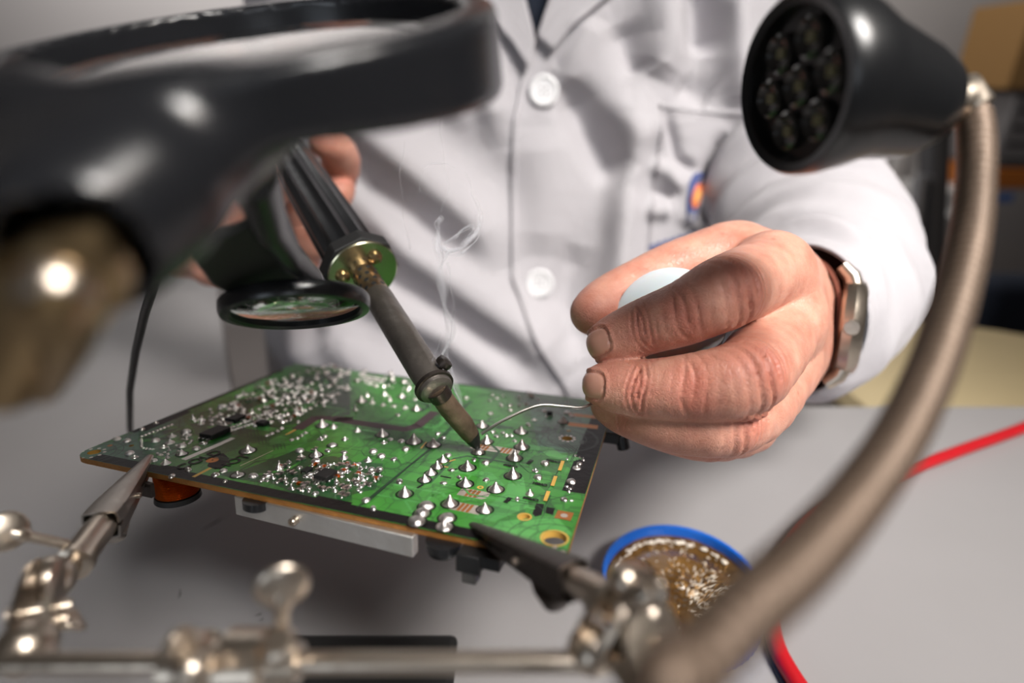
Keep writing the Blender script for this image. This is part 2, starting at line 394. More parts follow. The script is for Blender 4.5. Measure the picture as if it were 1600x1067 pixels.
    def within(p, pol):
        c_ = False; n_ = len(pol)
        for i_ in range(n_):
            a_, b_ = pol[i_], pol[i_-1]
            if (a_[1] > p[1]) != (b_[1] > p[1]) and p[0] < (b_[0]-a_[0])*(p[1]-a_[1])/(b_[1]-a_[1])+a_[0]: c_ = not c_
        return c_
    hc = [(sum(h_, Vector((0, 0)))/24, (h_[0]-h_[12]).length/2) for h_ in holes]
    def poly(pts, m, h=None):
        lv[0] += .00001; hh = lv[0] if h is None else h
        pts = [Vector(q) for q in pts]
        inn = [h_ for h_ in holes if all(within(q, pts) for q in h_[::3])]
        if not inn: mb.add([bw(q[0], q[1], hh) for q in pts], [list(range(len(pts)))], m); return
        b_ = bmesh.new(); es_ = []
        for lp in [pts]+inn:
            v_ = [b_.verts.new((q[0], q[1], 0)) for q in lp]; es_ += [b_.edges.new((v_[k], v_[(k+1) % len(v_)])) for k in range(len(v_))]
        bmesh.ops.triangle_fill(b_, edges=es_, use_beauty=True, use_dissolve=False); b_.verts.index_update()
        mb.add([bw(v_.co.x, v_.co.y, hh) for v_ in b_.verts], [[v_.index for v_ in f_.verts] for f_ in b_.faces], m); b_.free()
    def strip(pts, wd, m, h=None):
        lv[0] += .00001; hh = lv[0] if h is None else h
        for p, q in zip(pts[:-1], pts[1:]):
            p, q = Vector(p), Vector(q); dd = (q-p)
            if dd.length < 1e-4: continue
            if any(((p+q)/2-hq).length < hr+dd.length*.5 for hq, hr in hc): continue
            dd.normalize(); nn = Vector((-dd.y, dd.x))*wd*.5; p = p-dd*wd*.2; q = q+dd*wd*.2
            mb.add([bw(*(p+nn), hh), bw(*(q+nn), hh), bw(*(q-nn), hh), bw(*(p-nn), hh)], [[0, 1, 2, 3]], m)
    def onb(cn, wv, rot):
        q = ((wv-BA).dot(E1), (wv-BA).dot(E2)); return within(q, [Vector(z_) for z_ in out]) and all((Vector(q)-hq).length > hr*.98 for hq, hr in hc)
    def ring(cn, r0, r1, m, k=32, a0=0, a1=2*math.pi, sy=1, rot=0):
        lv[0] += .00001; vs = []
        for i in range(k+1):
            q = a0+(a1-a0)*i/k
            for r_ in (r0, r1):
                x_, y_ = math.cos(q)*r_, math.sin(q)*r_*sy
                vs.append(bw(cn[0]+x_*math.cos(rot)-y_*math.sin(rot), cn[1]+x_*math.sin(rot)+y_*math.cos(rot), lv[0]))
        mb.add(vs, [[2*i, 2*i+1, 2*i+3, 2*i+2] for i in range(k) if onb(cn, vs[2*i+1], rot)], m)
    # copper zones, plus glare painted over the left end
    poly([c6(0, 380), c6(390, 440), c6(620, 330), c6(820, 210), c6(760, 190), c6(0, 90)], bright)
    poly([c6(600, 330), c6(700, 440), c6(760, 540), c6(1050, 560), c6(1090, 430), c6(1000, 250), c6(760, 195)], bright)
    poly([c6(180, 860), c6(500, 620), c6(760, 560), c6(960, 600), c6(1000, 760), c6(900, 960), c6(640, 1000)], bright)
    poly([c6(1000, 640), c6(1060, 700), c6(1090, 860), c6(900, 940), c6(780, 920), c6(960, 780)], bright2)
    poly([c6(850, 1010), c6(930, 940), c6(1240, 910), c6(1330, 1010), c6(1295, 1105), c6(1000, 1090)], bright2)
    poly(out[0:8]+[Vector(c5(*q)) for q in ((200, 598), (430, 600), (560, 620), (720, 480), (640, 330), (310, 488))], teal)  # grey-green glare at the left end, put into the mask colour
    poly([c5(740, 680), c5(900, 560), c5(1290, 430), c5(1600, 400), c5(1600, 520), c5(1120, 690), c5(960, 740)], bright)
    poly([c5(700, 400), c5(1210, 150), c5(1590, 100), c5(1590, 350), c5(1280, 400), c5(760, 500)], dark)
    poly([c5(980, 660), c5(1300, 540), c5(1600, 600), c5(1600, 830), c5(1300, 790)], dark)
    poly([c6(0, 600), c6(280, 620), c6(240, 760), c6(0, 820)], dark)
    poly([c6(1080, 260), c6(1440, 300), c6(1420, 560), c6(1150, 560)], teal)
    # ink borders
    def along(p, q, w0, m, off=0.0):
        p, q = Vector(p), Vector(q); dd = (q-p).normalized(); nn = Vector((-dd.y, dd.x))
        cen = Vector(((a[0]+c[0])/2, (a[1]+c[1])/2))
        if (cen-p).dot(nn) < 0: nn = -nn
        poly([p+nn*off, q+nn*off, q+nn*(off+w0), p+nn*(off+w0)], m)
    A2, D2 = Vector(a), Vector(d); B2, C2 = Vector(b2), Vector(c)
    along(A2+(D2-A2)*.045, D2-(D2-A2)*.10, .36, M['ink'], .012)
    along(A2+(D2-A2)*.2, A2+(D2-A2)*.27, .48, M['ink'], .012)
    along(A2+(D2-A2)*.55, A2+(D2-A2)*.62, .46, M['ink'], .012)
    along(C2+(D2-C2)*.06, C2+(D2-C2)*.72, .62, M['ink'], .012)
    along(B2+(C2-B2)*.25, C2-(C2-B2)*.2, .14, M['ink'], .012)
    along(A2+(B2-A2)*.18, B2-(B2-A2)*.1, .2, M['ink'], .012)
    along(A2+(B2-A2)*.2, A2+(B2-A2)*.38, .42, M['ink'], .012)
    # isolation strip
    strip([c5(1300, 425), c5(1400, 365), c5(1590, 372), c6(20, 375), c6(400, 430), c6(470, 410), c6(565, 335)], .40, maroon, .0045)
    for p, q in ((c5(1160, 502), c5(1300, 425)), (c5(722, 692), c5(812, 645))): strip([p, q], .11, M['gold'])
    poly([c5(795, 635), c5(825, 575), c5(885, 562), c5(918, 590), c5(895, 632), c5(840, 652)], M['ink'])
    ring(c5(825, 600), .03, .17, M['pad_orange'])
    for x, y in ((1270, 633), (1230, 718), (1190, 802)):
        strip([c6(x-10, y+26), c6(x+8, y-24)], .1, M['gold'], .02)
        strip([c6(x-110, y-16), c6(x+100, y+10)], .02, line)
    # hatched pads
    for x, y in ((783, 787), (742, 866), (965, 548), (842, 530)):
        X = Vector(c6(x, y)); w_, h_ = .40, .20
        poly([X+Vector((-w_, -h_)), X+Vector((w_, -h_)), X+Vector((w_, h_)), X+Vector((-w_, h_))], M['pad_white'])
        for k in range(3):
            x0 = -.16+k*.12; poly([X+Vector((x0-.04, -h_*.95)), X+Vector((x0+.04, -h_*.95)), X+Vector((x0+.06, h_*.95)), X+Vector((x0-.02, h_*.95))], M['pad_orange'])
    poly([c6(1312, 338), c6(1480, 358), c6(1480, 372), c6(1312, 352)], M['pad_orange'])
    poly([c6(1310, 390), c6(1475, 408), c6(1470, 428), c6(1305, 408)], M['pad_orange'])
    X = Vector(c6(1285, 908)); poly([X+Vector((i*.2, j*.2)) for i, j in ((-1, -1), (1, -1), (1, 1), (-1, 1))], M['pad_orange']); ring(X, 0, .09, M['pad_white'])
    poly([c6(1130, 840), c6(1175, 845), c6(1160, 905), c6(1125, 915), c6(1108, 898)], M['ink'])
    poly([c6(1188, 860), c6(1235, 868), c6(1222, 905), c6(1182, 895)], M['ink'])
    for (p, rr_) in ((c6(1302, 480), (.62, .95, 1.0)), (c6(1215, 1060), (.5, .78, 1.05)), (c5(150, 562), (.62, .8))):
        for r_ in rr_: ring(p, r_-.012, r_+.012, line, 48)
    for (p, r_, m_) in ((c6(1302, 480), .24, M['pad_white']), (c5(150, 562), .34, M['pad_white'])):
        for k in range(10):
            q = k*math.pi/5; ring((p[0]+math.cos(q)*r_, p[1]+math.sin(q)*r_), 0, .05, m_, 10)
    ring(c6(1232, 1033), .285, .33, M['gold']); ring(c6(1065, 915), .133, .18, M['gold'])
    for k in range(8):
        q = k*math.pi/4; p = c6(1215, 1125); ring((p[0]+math.cos(q)*.3, p[1]+math.sin(q)*.3), 0, .06, M['pad_white'], 10)
    # routed traces: 45-degree bends
    rnd = random.Random(5); xm, ym = L_ = (D2.x, B2.y)
    for k in range(150):
        x, y = rnd.uniform(.7, xm-.9), rnd.uniform(.5, ym-.5); dr = rnd.choice((0, 2, 4, 6, 0, 4)); pts = [(x, y)]; nb = rnd.choice((1, 3, 4)) if k % 3 == 0 else 1
        for s_ in range(rnd.randint(2, 4)):
            l_ = rnd.uniform(.3, 1.6)*(1 if dr % 2 == 0 else .5); x = min(max(x+math.cos(dr*math.pi/4)*l_, .7), xm-.9); y = min(max(y+math.sin(dr*math.pi/4)*l_, .5), ym-.4)
            pts.append((x, y)); dr += rnd.choice((-1, 1))
        m_ = rnd.choice((line, line, dark, bright, bright2, line))
        wd = rnd.choice((.02, .025, .03)) if m_ is line else rnd.choice((.06, .09, .14))
        for j in range(nb): strip([(p[0]+j*.07, p[1]+j*.07) for p in pts], wd, m_)
    # long parallel lines near the middle
    for j in range(5): strip([c6(700-j*8, 390+j*2), c6(560-j*10, 530+j*5), c6(420-j*12, 640+j*8), c6(190-j*14, 840+j*6)], .025, line)
    strip([c5(670, 595), c5(865, 512)], .2, M['alu']); strip([c5(865, 512), c5(935, 480)], .18, M['alu'])
    strip([c5(980, 632), c5(1160, 548)], .03, M['pad_white'])
    strip([c6(555, 440), c6(580, 400), c6(640, 360), c6(690, 300)], .05, bright2)
    strip([c6(552, 402), c6(600, 455), c6(560, 500)], .04, bright2)
    for a_, b_ in (((490, 535), (520, 500)), ((560, 630), (640, 640)), ((590, 625), (680, 598))): strip([c6(*a_), c6(*b_)], .05, M['gold'])
    for a_, b_ in (((600, 690), (655, 700)), ((640, 655), (690, 650)), ((470, 755), (500, 738))): strip([c6(*a_), c6(*b_)], .07, M['ink'])
    ring(c6(820, 752), .04, .09, M['gold'], 16); ring(c6(1310, 438), .03, .07, M['gold'], 16); ring(c5(255, 520), .0, .07, M['pad_orange'], 16)
    mb.build('board_panel', None, t, sharp=30)

    # printed letters
    def text(s_, p, ang, size, name, lab=None):
        cu = bpy.data.curves.new(name, 'FONT'); cu.body = s_; cu.size = size*S; cu.offset = .00012; cu.align_x = 'CENTER'; cu.align_y = 'CENTER'
        cu.materials.append(M['ink']); o_ = bpy.data.objects.new(name, cu); C.objects.link(o_); me_ = bpy.data.meshes.new_from_object(o_.evaluated_get(bpy.context.evaluated_depsgraph_get())); bpy.data.objects.remove(o_); o = bpy.data.objects.new(name, me_); C.objects.link(o); o.parent = t
        Z = BN; X = (E1*math.cos(ang)+E2*math.sin(ang)); Y = Z.cross(X)
        m = Matrix((X, Y, Z)).transposed().to_4x4(); m.translation = (bw(p[0], p[1], .018)-wloc(t))*S; o.matrix_local = m
    text('HOT', c5(942, 612), 1.45, .48, 'printed_word'); text('COLD', c5(755, 600), 1.45, .48, 'printed_word')
    for s_, x, y in (('CV800', 988, 634), ('CV801', 1150, 735), ('CV803', 1100, 818), ('CV802', 1225, 608)): text(s_, c6(x, y), math.pi*.98, .15, 'printed_word')
    text('F801', c6(975, 825), 1.45, .16, 'printed_word'); text('NR1', c6(1097, 612), 1.4, .16, 'printed_word')

    # solder joints ------------------------------------------------------
    def joint_mesh(kind):
        mbj = MB()
        if kind == 'cone': pr = [(1, 0), (.95, .12), (.76, .27), (.54, .47), (.36, .70), (.22, .92), (.14, 1.08), (0, 1.14)]
        elif kind == 'dome': pr = [(1, 0), (.95, .22), (.75, .45), (.4, .62), (0, .68)]
        elif kind == 'pin': pr = [(1, 0), (.9, .2), (.5, .5), (.28, .9), (.26, 1.6), (.16, 1.75), (0, 1.78)]
        else: pr = [(1, 0), (.93, .12), (.8, .22), (.5, .30), (.3, .5), (.2, .8), (0, .86)]
        v, f = lathe((0, 0, 0), (0, 0, 1), [(a_, b_) for a_, b_ in pr], 18)
        v = [Vector((q.x*(1+.07*math.sin(3*math.atan2(q.y, q.x)+1)), q.y*(1+.06*math.cos(2*math.atan2(q.y, q.x))), q.z)) for q in v]
        mbj.add(v, f); ob = mbj.build('solder_joint', M['solder'], None, sharp=60, local=True); me = ob.data; bpy.data.objects.remove(ob); return me
    kinds = {k: joint_mesh(k) for k in ('cone', 'dome', 'pin', 'flat')}
    J = []
    big6 = [(275,462,34),(450,500,40),(558,518,38),(8,420,18),(138,440,20),(285,505,18),(380,498,20),(225,555,26),(270,580,26),(62,590,22),(62,560,18),(197,605,24),(340,598,20),(155,645,18),(405,543,24),(612,605,30),(580,640,32),(545,675,32),(510,712,34),(640,575,22),(400,790,42),(748,645,42),(735,735,42),(905,765,42),(845,878,42),(650,845,44),(495,900,44),(465,945,50),(635,925,46),(620,972,48),(520,860,44),(830,412,32),(1045,445,34),(855,500,34),(1050,530,38),(1010,592,40),(1000,690,42),(785,600,16),(850,618,24),(660,657,18),(702,697,18),(852,712,20),(615,730,18),(1180,622,26),(1125,660,20),(1140,700,26),(1095,790,26),(1025,817,18),(1285,822,22),(1325,722,28),(1355,645,24),(1370,622,16),(1280,390,26),(1300,340,20),(1330,355,18),(1085,405,16),(1118,380,14),(985,298,14),(935,300,14),(985,325,14),(1035,298,12),(1075,290,14),(1090,235,14),(1108,250,14),(980,372,12),(875,345,18),(890,445,16),(910,470,16),(945,450,14),(965,465,14),(990,465,14),(1010,495,14),(740,258,18),(370,722,24),(185,825,26),(225,870,22),(65,487,18),(320,488,16),(615,478,16),(585,455,16),(160,275,28),(220,285,18),(280,295,18),(340,303,18),(402,312,18),(465,320,28),(290,240,20),(385,250,22),(318,268,16),(125,323,18),(360,352,16),(78,207,20),(135,160,20),(238,190,18),(398,168,22),(425,203,16),(330,150,18),(82,120,18),(465,235,18),(455,265,14),(192,245,14),(10,160,20),(180,105,16),(322,118,16),(808,560,34),(1205,350,18),(1175,330,14)]
    big5 = [(1022,550,40),(565,620,28),(1435,410,34),(1497,420,24),(1320,590,26),(1400,575,34),(1400,605,26),(1195,650,26),(1555,590,26),(1465,550,20),(1310,550,26),(655,568,28),(365,565,26),(393,585,20),(500,605,20),(690,655,22),(600,692,22),(590,505,26),(510,495,26),(600,470,24),(555,530,20),(655,525,26),(735,540,24),(775,510,20),(680,445,26),(690,465,20),(840,685,24),(885,662,24),(895,720,14),(965,685,34),(1050,690,28),(1095,718,14),(1135,688,24),(1130,465,14),(1155,455,14),(1185,440,14),(1210,425,14),(1265,490,14),(1295,480,14),(1320,465,14),(1340,450,14),(1425,485,20),(1450,470,16),(1490,520,26),(1560,485,18),(435,430,16),(295,486,22),(350,495,22),(512,395,14),(1575,208,20),(1460,115,20),(1510,150,16),(1575,120,16),(885,305,22),(950,315,22),(1385,262,18),(1485,250,16),(1300,390,14),(1255,378,12)]
    conic = {(275,462),(450,500),(558,518),(138,440),(197,605),(612,605),(580,640),(545,675),(510,712),(400,790),(748,645),(735,735),(905,765),(845,878),(650,845),(1010,592),(1000,690),(855,500),(1050,530),(1095,790),(160,275),(465,320),(1022,550),(565,620),(1435,410),(1497,420),(1320,590),(1400,575),(1195,650),(1555,590),(655,568),(290,240),(385,250),(830,412),(1045,445),(1280,390)}
    for lst, cf in ((big6, c6), (big5, c5)):
        for x, y, r_ in lst:
            p = Vector(cf(x, y)); q = Vector(cf(x+r_, y)); rr = (q-p).length
            J.append((p, rr, 'cone' if (x, y) in conic else random.choice(('dome', 'flat', 'dome', 'pin' if y < 330 else 'dome'))))
    big = list(J)
    def ok(p, r_): return all((p-q).length > (r_+s_)*.85 for q, s_, _ in J)
    def inside(p, pol):
        c_ = False; n = len(pol)
        for i in range(n):
            a_, b_ = pol[i], pol[i-1]
            if (a_[1] > p[1]) != (b_[1] > p[1]) and p[0] < (b_[0]-a_[0])*(p[1]-a_[1])/(b_[1]-a_[1])+a_[0]: c_ = not c_
        return c_
    def scat(cf, pol, n, r0, r1):
        xs = [q[0] for q in pol]; ys = [q[1] for q in pol]
        for _ in range(n*30):
            if n <= 0: break
            x, y = rnd.uniform(min(xs), max(xs)), rnd.uniform(min(ys), max(ys))
            if not inside((x, y), pol): continue
            p = Vector(cf(x, y)); r_ = rnd.uniform(r0, r1)
            if ok(p, r_): J.append((p, r_, rnd.choice(('dome', 'flat', 'dome', 'pin', 'dome')))); n -= 1
    def row(cf, a_, b_, n, r_):
        for i in range(n):
            t_ = i/(n-1); p = Vector(cf(a_[0]+(b_[0]-a_[0])*t_, a_[1]+(b_[1]-a_[1])*t_)); J.append((p, r_, 'dome'))
    row(c5, (432, 470), (600, 405), 9, .055); row(c5, (428, 485), (432, 530), 6, .05); row(c5, (440, 535), (495, 542), 4, .05)
    row(c5, (900, 430), (1040, 380), 8, .07); row(c5, (925, 440), (1060, 395), 8, .07); row(c5, (1030, 370), (1180, 330), 8, .07); row(c5, (1080, 385), (1200, 350), 6, .07)
    row(c6, (155, 130), (262, 150), 8, .08); row(c6, (165, 150), (262, 168), 7, .08)
    scat(c5, [(690, 385), (880, 280), (1180, 150), (1480, 70), (1590, 110), (1500, 300), (1220, 400), (880, 430)], 170, .06, .12)
    scat(c5, [(1010, 690), (1400, 540), (1590, 660), (1590, 800), (1340, 790)], 44, .05, .1)
    scat(c6, [(0, 600), (280, 640), (240, 760), (0, 830)], 34, .05, .1)
    scat(c5, [(460, 540), (700, 420), (740, 500), (560, 620)], 16, .04, .08)
    scat(c6, [(0, 90), (460, 150), (470, 230), (20, 150)], 26, .06, .1)
    scat(c6, [(860, 230), (1420, 290), (1300, 380), (870, 330)], 10, .05, .08)
    scat(c6, [(1280, 560), (1400, 580), (1330, 830), (1270, 830)], 8, .04, .06)
    big.sort(key=lambda q: -q[1]); J.sort(key=lambda q: -q[1])
    rot0 = Matrix((E1, E2, BN)).transposed().to_4x4()
    for i, (p, r_, kd) in enumerate(J[:100]):
        o = bpy.data.objects.new('solder_joint', kinds[kd]); C.objects.link(o); o.parent = t
        m = rot0 @ Matrix.Rotation(rnd.uniform(0, 6), 4, 'Z')
        hs = rnd.uniform(.85, 1.15)*(1.0 if kd != 'cone' else 1.05)
        m = m @ Matrix.Diagonal((r_, r_, r_*hs, 1)); m.translation = (bw(p[0], p[1], .002)-wloc(t))*S; o.matrix_local = m
    mb = MB()
    for (p, r_, kd) in J[100:]:
        me = kinds[kd]; an = rnd.uniform(0, 6); ca, sa = math.cos(an), math.sin(an); st = rnd.uniform(.75, 1.3)
        vs = []
        for v in me.vertices:
            x, y, z = v.co.x/S*r_*st, v.co.y/S*r_/st, v.co.z/S*r_
            vs.append(bw(p[0]+x*ca-y*sa, p[1]+x*sa+y*ca, z+.002))
        mb.add(vs, [list(f.vertices) for f in me.polygons])
    o = mb.build('solder_joint', M['solder'], t, sharp=60); o['kind'] = 'stuff'
    # black rings round the larger joints
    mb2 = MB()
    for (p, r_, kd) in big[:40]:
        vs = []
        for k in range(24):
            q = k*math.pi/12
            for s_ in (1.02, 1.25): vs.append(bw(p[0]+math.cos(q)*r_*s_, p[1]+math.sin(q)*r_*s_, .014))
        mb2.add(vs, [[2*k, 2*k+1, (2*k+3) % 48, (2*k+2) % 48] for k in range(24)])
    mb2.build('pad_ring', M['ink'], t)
    # chips and tiny resistors
    def chip(p, lx, ly, h, name='chip', ang=0.0, m=None, legs=0):
        X = E1*math.cos(ang)+E2*math.sin(ang); Y = BN.cross(X)
        o = MB().add(*box(bw(p[0], p[1], h/2+.01), lx/2, ly/2, h/2, (X, Y, BN))).build(name, m or M['matte_black'], t); bev(o, .02)
        if legs:
            for sd in (-1, 1):
                mm = MB()
                for k in range(legs):
                    q = bw(p[0], p[1], 0)+X*((k+.5)/legs-.5)*lx*.9+Y*sd*(ly/2+.05)
                    mm.add(*box(q+BN*.04, .03, .07, .04, (X, Y, BN)))
                l_ = mm.build('pin_row', M['solder'], o)
    chip(c5(842, 462), .5, .78, .17, legs=3)
    chip(c5(1455, 700), .42, .5, .16, legs=4); chip(c5(955, 380), .4, .55, .14, legs=4); chip(c5(1350, 668), .2, .3, .1)
    chip(c5(1105, 405), .35, .3, .12); chip(c6(1205, 352), .18, .16, .14)
    res = mat('ceramic_resistor', '#3a3632', .5); rr = []
    for cf, pol, n in ((c5, [(1010, 690), (1400, 540), (1590, 660), (1590, 800), (1340, 790)], 22), (c6, [(0, 600), (280, 640), (240, 760), (0, 830)], 16), (c5, [(690, 385), (880, 280), (1180, 150), (1480, 70), (1590, 110), (1500, 300), (1220, 400), (880, 430)], 26)):
        xs = [q[0] for q in pol]; ys = [q[1] for q in pol]; k = 0
        while k < n:
            x, y = rnd.uniform(min(xs), max(xs)), rnd.uniform(min(ys), max(ys))
            if not inside((x, y), pol): continue
            p = Vector(cf(x, y)); k += 1; an = rnd.choice((0, math.pi/2)); X = E1*math.cos(an)+E2*math.sin(an); Y = BN.cross(X)
            mm = MB(); mm.add(*box(bw(p[0], p[1], .035), .06, .045, .03, (X, Y, BN)), rnd.choice((res, res, M['copper'])))
            for sd in (-1, 1): mm.add(*box(bw(p[0], p[1], .035)+X*sd*.085, .03, .055, .035, (X, Y, BN)), M['solder'])
            mm.build('surface_resistor', None, t)
    # components hanging below
    def under(u, v): return bp(u, v)
    z = -TH
    p = bp(272, 740); p = (p[0]-.85, p[1]+.75)
    cw = bw(p[0], p[1], z)
    o = MB().add(*lathe(cw, -BN, [(0, 0), (.60, 0), (.60, .1), (.42, .1), (.42, .95), (.60, .95), (.62, 1.1), (0, 1.1)], 40)).build('coil_bobbin', M['matte_black'], t)
    pr = [(.4, .1)]
    for k in range(17): pr += [(.55, .12+k*.048), (.575, .144+k*.048)]
    pr += [(.4, .95)]
    MB().add(*lathe(cw, -BN, pr, 48)).build('copper_winding', M['copper'], o, sharp=80)
    # heatsink: long aluminium bar
    h0, h1 = bp(383, 775), bp(640, 835)
    yo = .28; dirx = (Vector(h1)-Vector(h0)).normalized()
    q0 = bw(h0[0]-.5, h0[1]+yo, z); q1 = bw(h1[0], h1[1]+yo, z); X = (q1-q0); Lh = X.length; X.normalize(); Y = BN.cross(X)
    o = MB().add(*box((q0+q1)/2-BN*.27, Lh/2, .14, .27, (X, Y, BN))).build('heatsink', M['alu'], t); bev(o, .03)
    sc0 = (q0+q1)/2-X*Lh*.13-BN*.26-Y*.14
    MB().add(*lathe(sc0+Y*.02, -Y, [(.11, 0), (.11, .17), (.09, .2), (.05, .2), (.045, .15), (0, .15)], 20)).build('screw', M['chrome'], o)
    # small bits
    e_ = bp(240, 758); MB().add(*box(bw(e_[0]-.72, e_[1]+.3, z-.22), .28, .06, .2, AX)).build('shield_plate', M['dark_steel'], t)
    e_ = bp(385, 785); MB().add(*lathe(bw(e_[0]-.1, e_[1]+.5, z), -BN, [(0, 0), (.38, 0), (.38, .2), (.3, .26), (0, .26)], 28)).build('capacitor', M['black_plastic'], t)
    e_ = bp(680, 850); MB().add(*lathe(bw(e_[0], e_[1]+.45, z), -BN, [(0, 0), (.42, 0), (.42, .12), (.36, .3), (.2, .4), (0, .42)], 28)).build('capacitor', M['black_plastic'], t)
    e_ = bp(728, 862)
    o = MB().add(*box(bw(e_[0], e_[1]+.3, z-.22), .28, .22, .22, AX)).build('connector', M['matte_black'], t); bev(o, .03)
    o = MB().add(*box(bw(e_[0]+.02, e_[1]+.28, z-.55), .17, .17, .16, AX)).build('connector', mat('grey_connector', '#4a4846', .35), t); bev(o, .02)
    MB().add(*box(bw(e_[0]+.42, e_[1]+.35, z-.14), .3, .2, .14, AX)).build('connector', M['matte_black'], t)
    # large parts on the hidden side
    for (x, y, r_, h) in ((4, 5, .9, 2.2), (6.5, 6.5, .8, 2.4), (9.5, 4.5, 1.0, 2.0), (10.5, 7.5, .7, 1.8)):
        MB().add(*lathe(bw(x, y, z), -BN, [(0, 0), (r_, 0), (r_, h-.1), (r_-.1, h), (0, h)], 32)).build('capacitor', M['black_plastic'], t)
    o = MB().add(*box(bw(6.2, 3.2, z-.9), 1.3, 1.0, .9, AX)).build('transformer', mat('transformer_tape', '#5a4a22', .4), t); bev(o, .1)
    # black terminal at the right edge below the hand
    q = P(967, 690, 16.9); q2 = P(975, 692, 16.6)
    cpt = bw(*[bp(948, 668)[k] for k in (0, 1)], -TH)
    o = MB().add(*box(cpt+E1*.1-BN*.1-E2*.0, .35, .3, .2, AX)).build('terminal', M['matte_black'], t); bev(o, .05)
    MB().add(*tube([cpt+E1*.5-BN*.05, cpt+E1*.62-BN*.5], .22, 20)).build('terminal_pin', M['black_plastic'], o)
    return t
BOARD = build_board()

# ------------------------------------------------------------------ soldering iron and solder
def dline(a, b, t):
    """point on the 3D line between image-depth points a and b"""
    pa, pb = P(*a), P(*b); return pa+(pb-pa)*t
TIPW = bw(*bp(747, 706), .12)
IR0 = P(684, 612, 15.9); IR1 = P(474, 277, 24.2); IA = (IR1-IR0).normalized(); IL = (IR1-IR0).length
def iron():
    t = thing('soldering_iron', 'soldering iron with black ribbed handle and worn grey barrel, tip on the board', 'soldering iron', TIPW)
    at = lambda s: IR0+IA*s
    bar = mat('heat_worn_barrel', '#7a746e', .38, .85, .6, 25, .45, 10)
    tipm = mat('burnt_tip', '#6d5c4c', .55, .6, .8, 30, .75, 14)
    # tip
    p0 = at(.1); d = (TIPW-p0); L = d.length
    path = [p0, p0+d*.3, p0+d*.62+BN*.10, p0+d*.78+BN*.08, p0+d*.93+BN*.0, TIPW]
    MB().add(*tube([p0+d*.80+BN*.10, p0+d*.88+BN*.05, p0+d*.94+BN*.01, p0+d*1.01], [.265, .215, .145, .06], 24)).build('tip_point', M['matte_black'], t)
    MB().add(*tube([p0+d*.0, p0+d*.12], [.335, .325], 28)).build('tip_sleeve', M['dark_steel'], t)
    MB().add(*tube(path, [.29, .31, .31, .27, .14, .05], 28)).build('tip', tipm, t)
    v, f = lathe(at(0), IA, [(0, -.02), (.34, -.02), (.47, .05), (.5, .2), (.44, .32), (.44, .5), (.46, .9), (.46, 4.6), (.42, 4.75)], 40)
    b = MB().add(v, f).build('barrel', bar, t)
    x, y, _ = frame(IA)
    view = (at(1)-Vector((0, 0, H))).normalized(); side = view.cross(IA).normalized(); tow = -(view-IA*view.dot(IA)).normalized()
    # locking screw and clamp ring
    MB().add(*lathe(at(.15), IA, [(.44, 0), (.56, .02), (.57, .13), (.44, .16)], 36, closed=True)).build('clamp_ring', M['dark_steel'], b)
    scd = (tow*.35-side*.9).normalized()
    if (P(705, 590, 15.9)-at(.55)).dot(side) > 0: scd = (tow*.35+side*.9).normalized()
    MB().add(*lathe(at(.58)+scd*.40, scd, [(.1, 0), (.1, .12), (.22, .12), (.24, .2), (.22, .32), (.1, .37), (0, .38)], 20)).build('locking_screw', M['dark_steel'], b)
    # perforated neck
    MB().add(*lathe(at(4.7), IA, [(.42, -.05), (.43, .1), (.43, 1.2), (.36, 1.5), (.36, 2.0)], 36)).build('perforated_neck', mat('warm_steel', '#b9a084', .3, 1, .3, 30, .2), t)
    mh = MB()
    for i in range(4):
        for k in range(9):
            q = k*2*math.pi/9+(i % 2)*.35; nd = x*math.cos(q)+y*math.sin(q)
            mh.add(*lathe(at(4.85+i*.32)+nd*.425, nd, [(.085, 0), (.075, .012), (0, .006)], 12))
    mh.build('vent_hole', M['matte_black'], t)
    dz = 6.05
    MB().add(*lathe(at(dz), IA, [(0, -.02), (1.18, -.02), (1.22, .02), (1.22, .06), (0, .08)], 56)).build('flange_disc', mat('zinc_disc', '#b5b196', .22, 1, .1, 10, .08), t)
    for q in (.55, 2.65, 4.7):
        nd = side*math.cos(q)+tow*math.sin(q)
        o = MB().add(*lathe(at(dz-.02)+nd*.72, -IA, [(.24, 0), (.24, .05), (.2, .16), (.1, .22), (0, .23)], 20)).build('screw', M['brass'], t)
    # octagonal collar
    v, f = lathe(at(dz+.08), IA, [(0, 0), (1.27, 0), (1.33, .08), (1.33, .55), (1.25, .65), (0, .65)], 8); o = MB().add(v, f).build('collar', M['matte_black'], t, sharp=20); bev(o, .05)
    # ribbed handle
    vs = []; N = 96; hs = [(dz+.6, .98), (dz+.7, 1.0), (dz+2.5, 1.0), (dz+5, .98), (dz+8.5, .95), (dz+10, .9), (dz+10.4, .6)]
    fs = []
    for i, (s_, r_) in enumerate(hs):
        for k in range(N):
            a = 2*math.pi*k/N; g = .5+.5*math.cos(a*12); r2 = r_*(1-.11*(g**.5 if g > 0 else 0)) if i < 5 else r_
            vs.append(at(s_)+(x*math.cos(a)+y*math.sin(a))*r2)
    for i in range(len(hs)-1):
        for k in range(N): fs.append([i*N+k, i*N+(k+1) % N, (i+1)*N+(k+1) % N, (i+1)*N+k])
    fs.append([(len(hs)-1)*N+k for k in range(N)])
    MB().add(vs, fs).build('handle', M['black_plastic'], t, sharp=60)
    MB().add(*tube([at(dz+10.2), at(dz+12), at(dz+15)+Vector((-2, 0, -1)), at(dz+20)+Vector((-9, 0, -12))], .3, 12)).build('power_cord', M['black_rubber'], t)
    # solder wire
    pts = [tuple(x) for x in ((752, 678, None), (790, 655, 0), (840, 634, 0), (880, 635, 0), (905, 637, 0), (922, 632, 0), (938, 622, 0))]
    tp = BN*.12+bw(*bp(750, 690), .2)
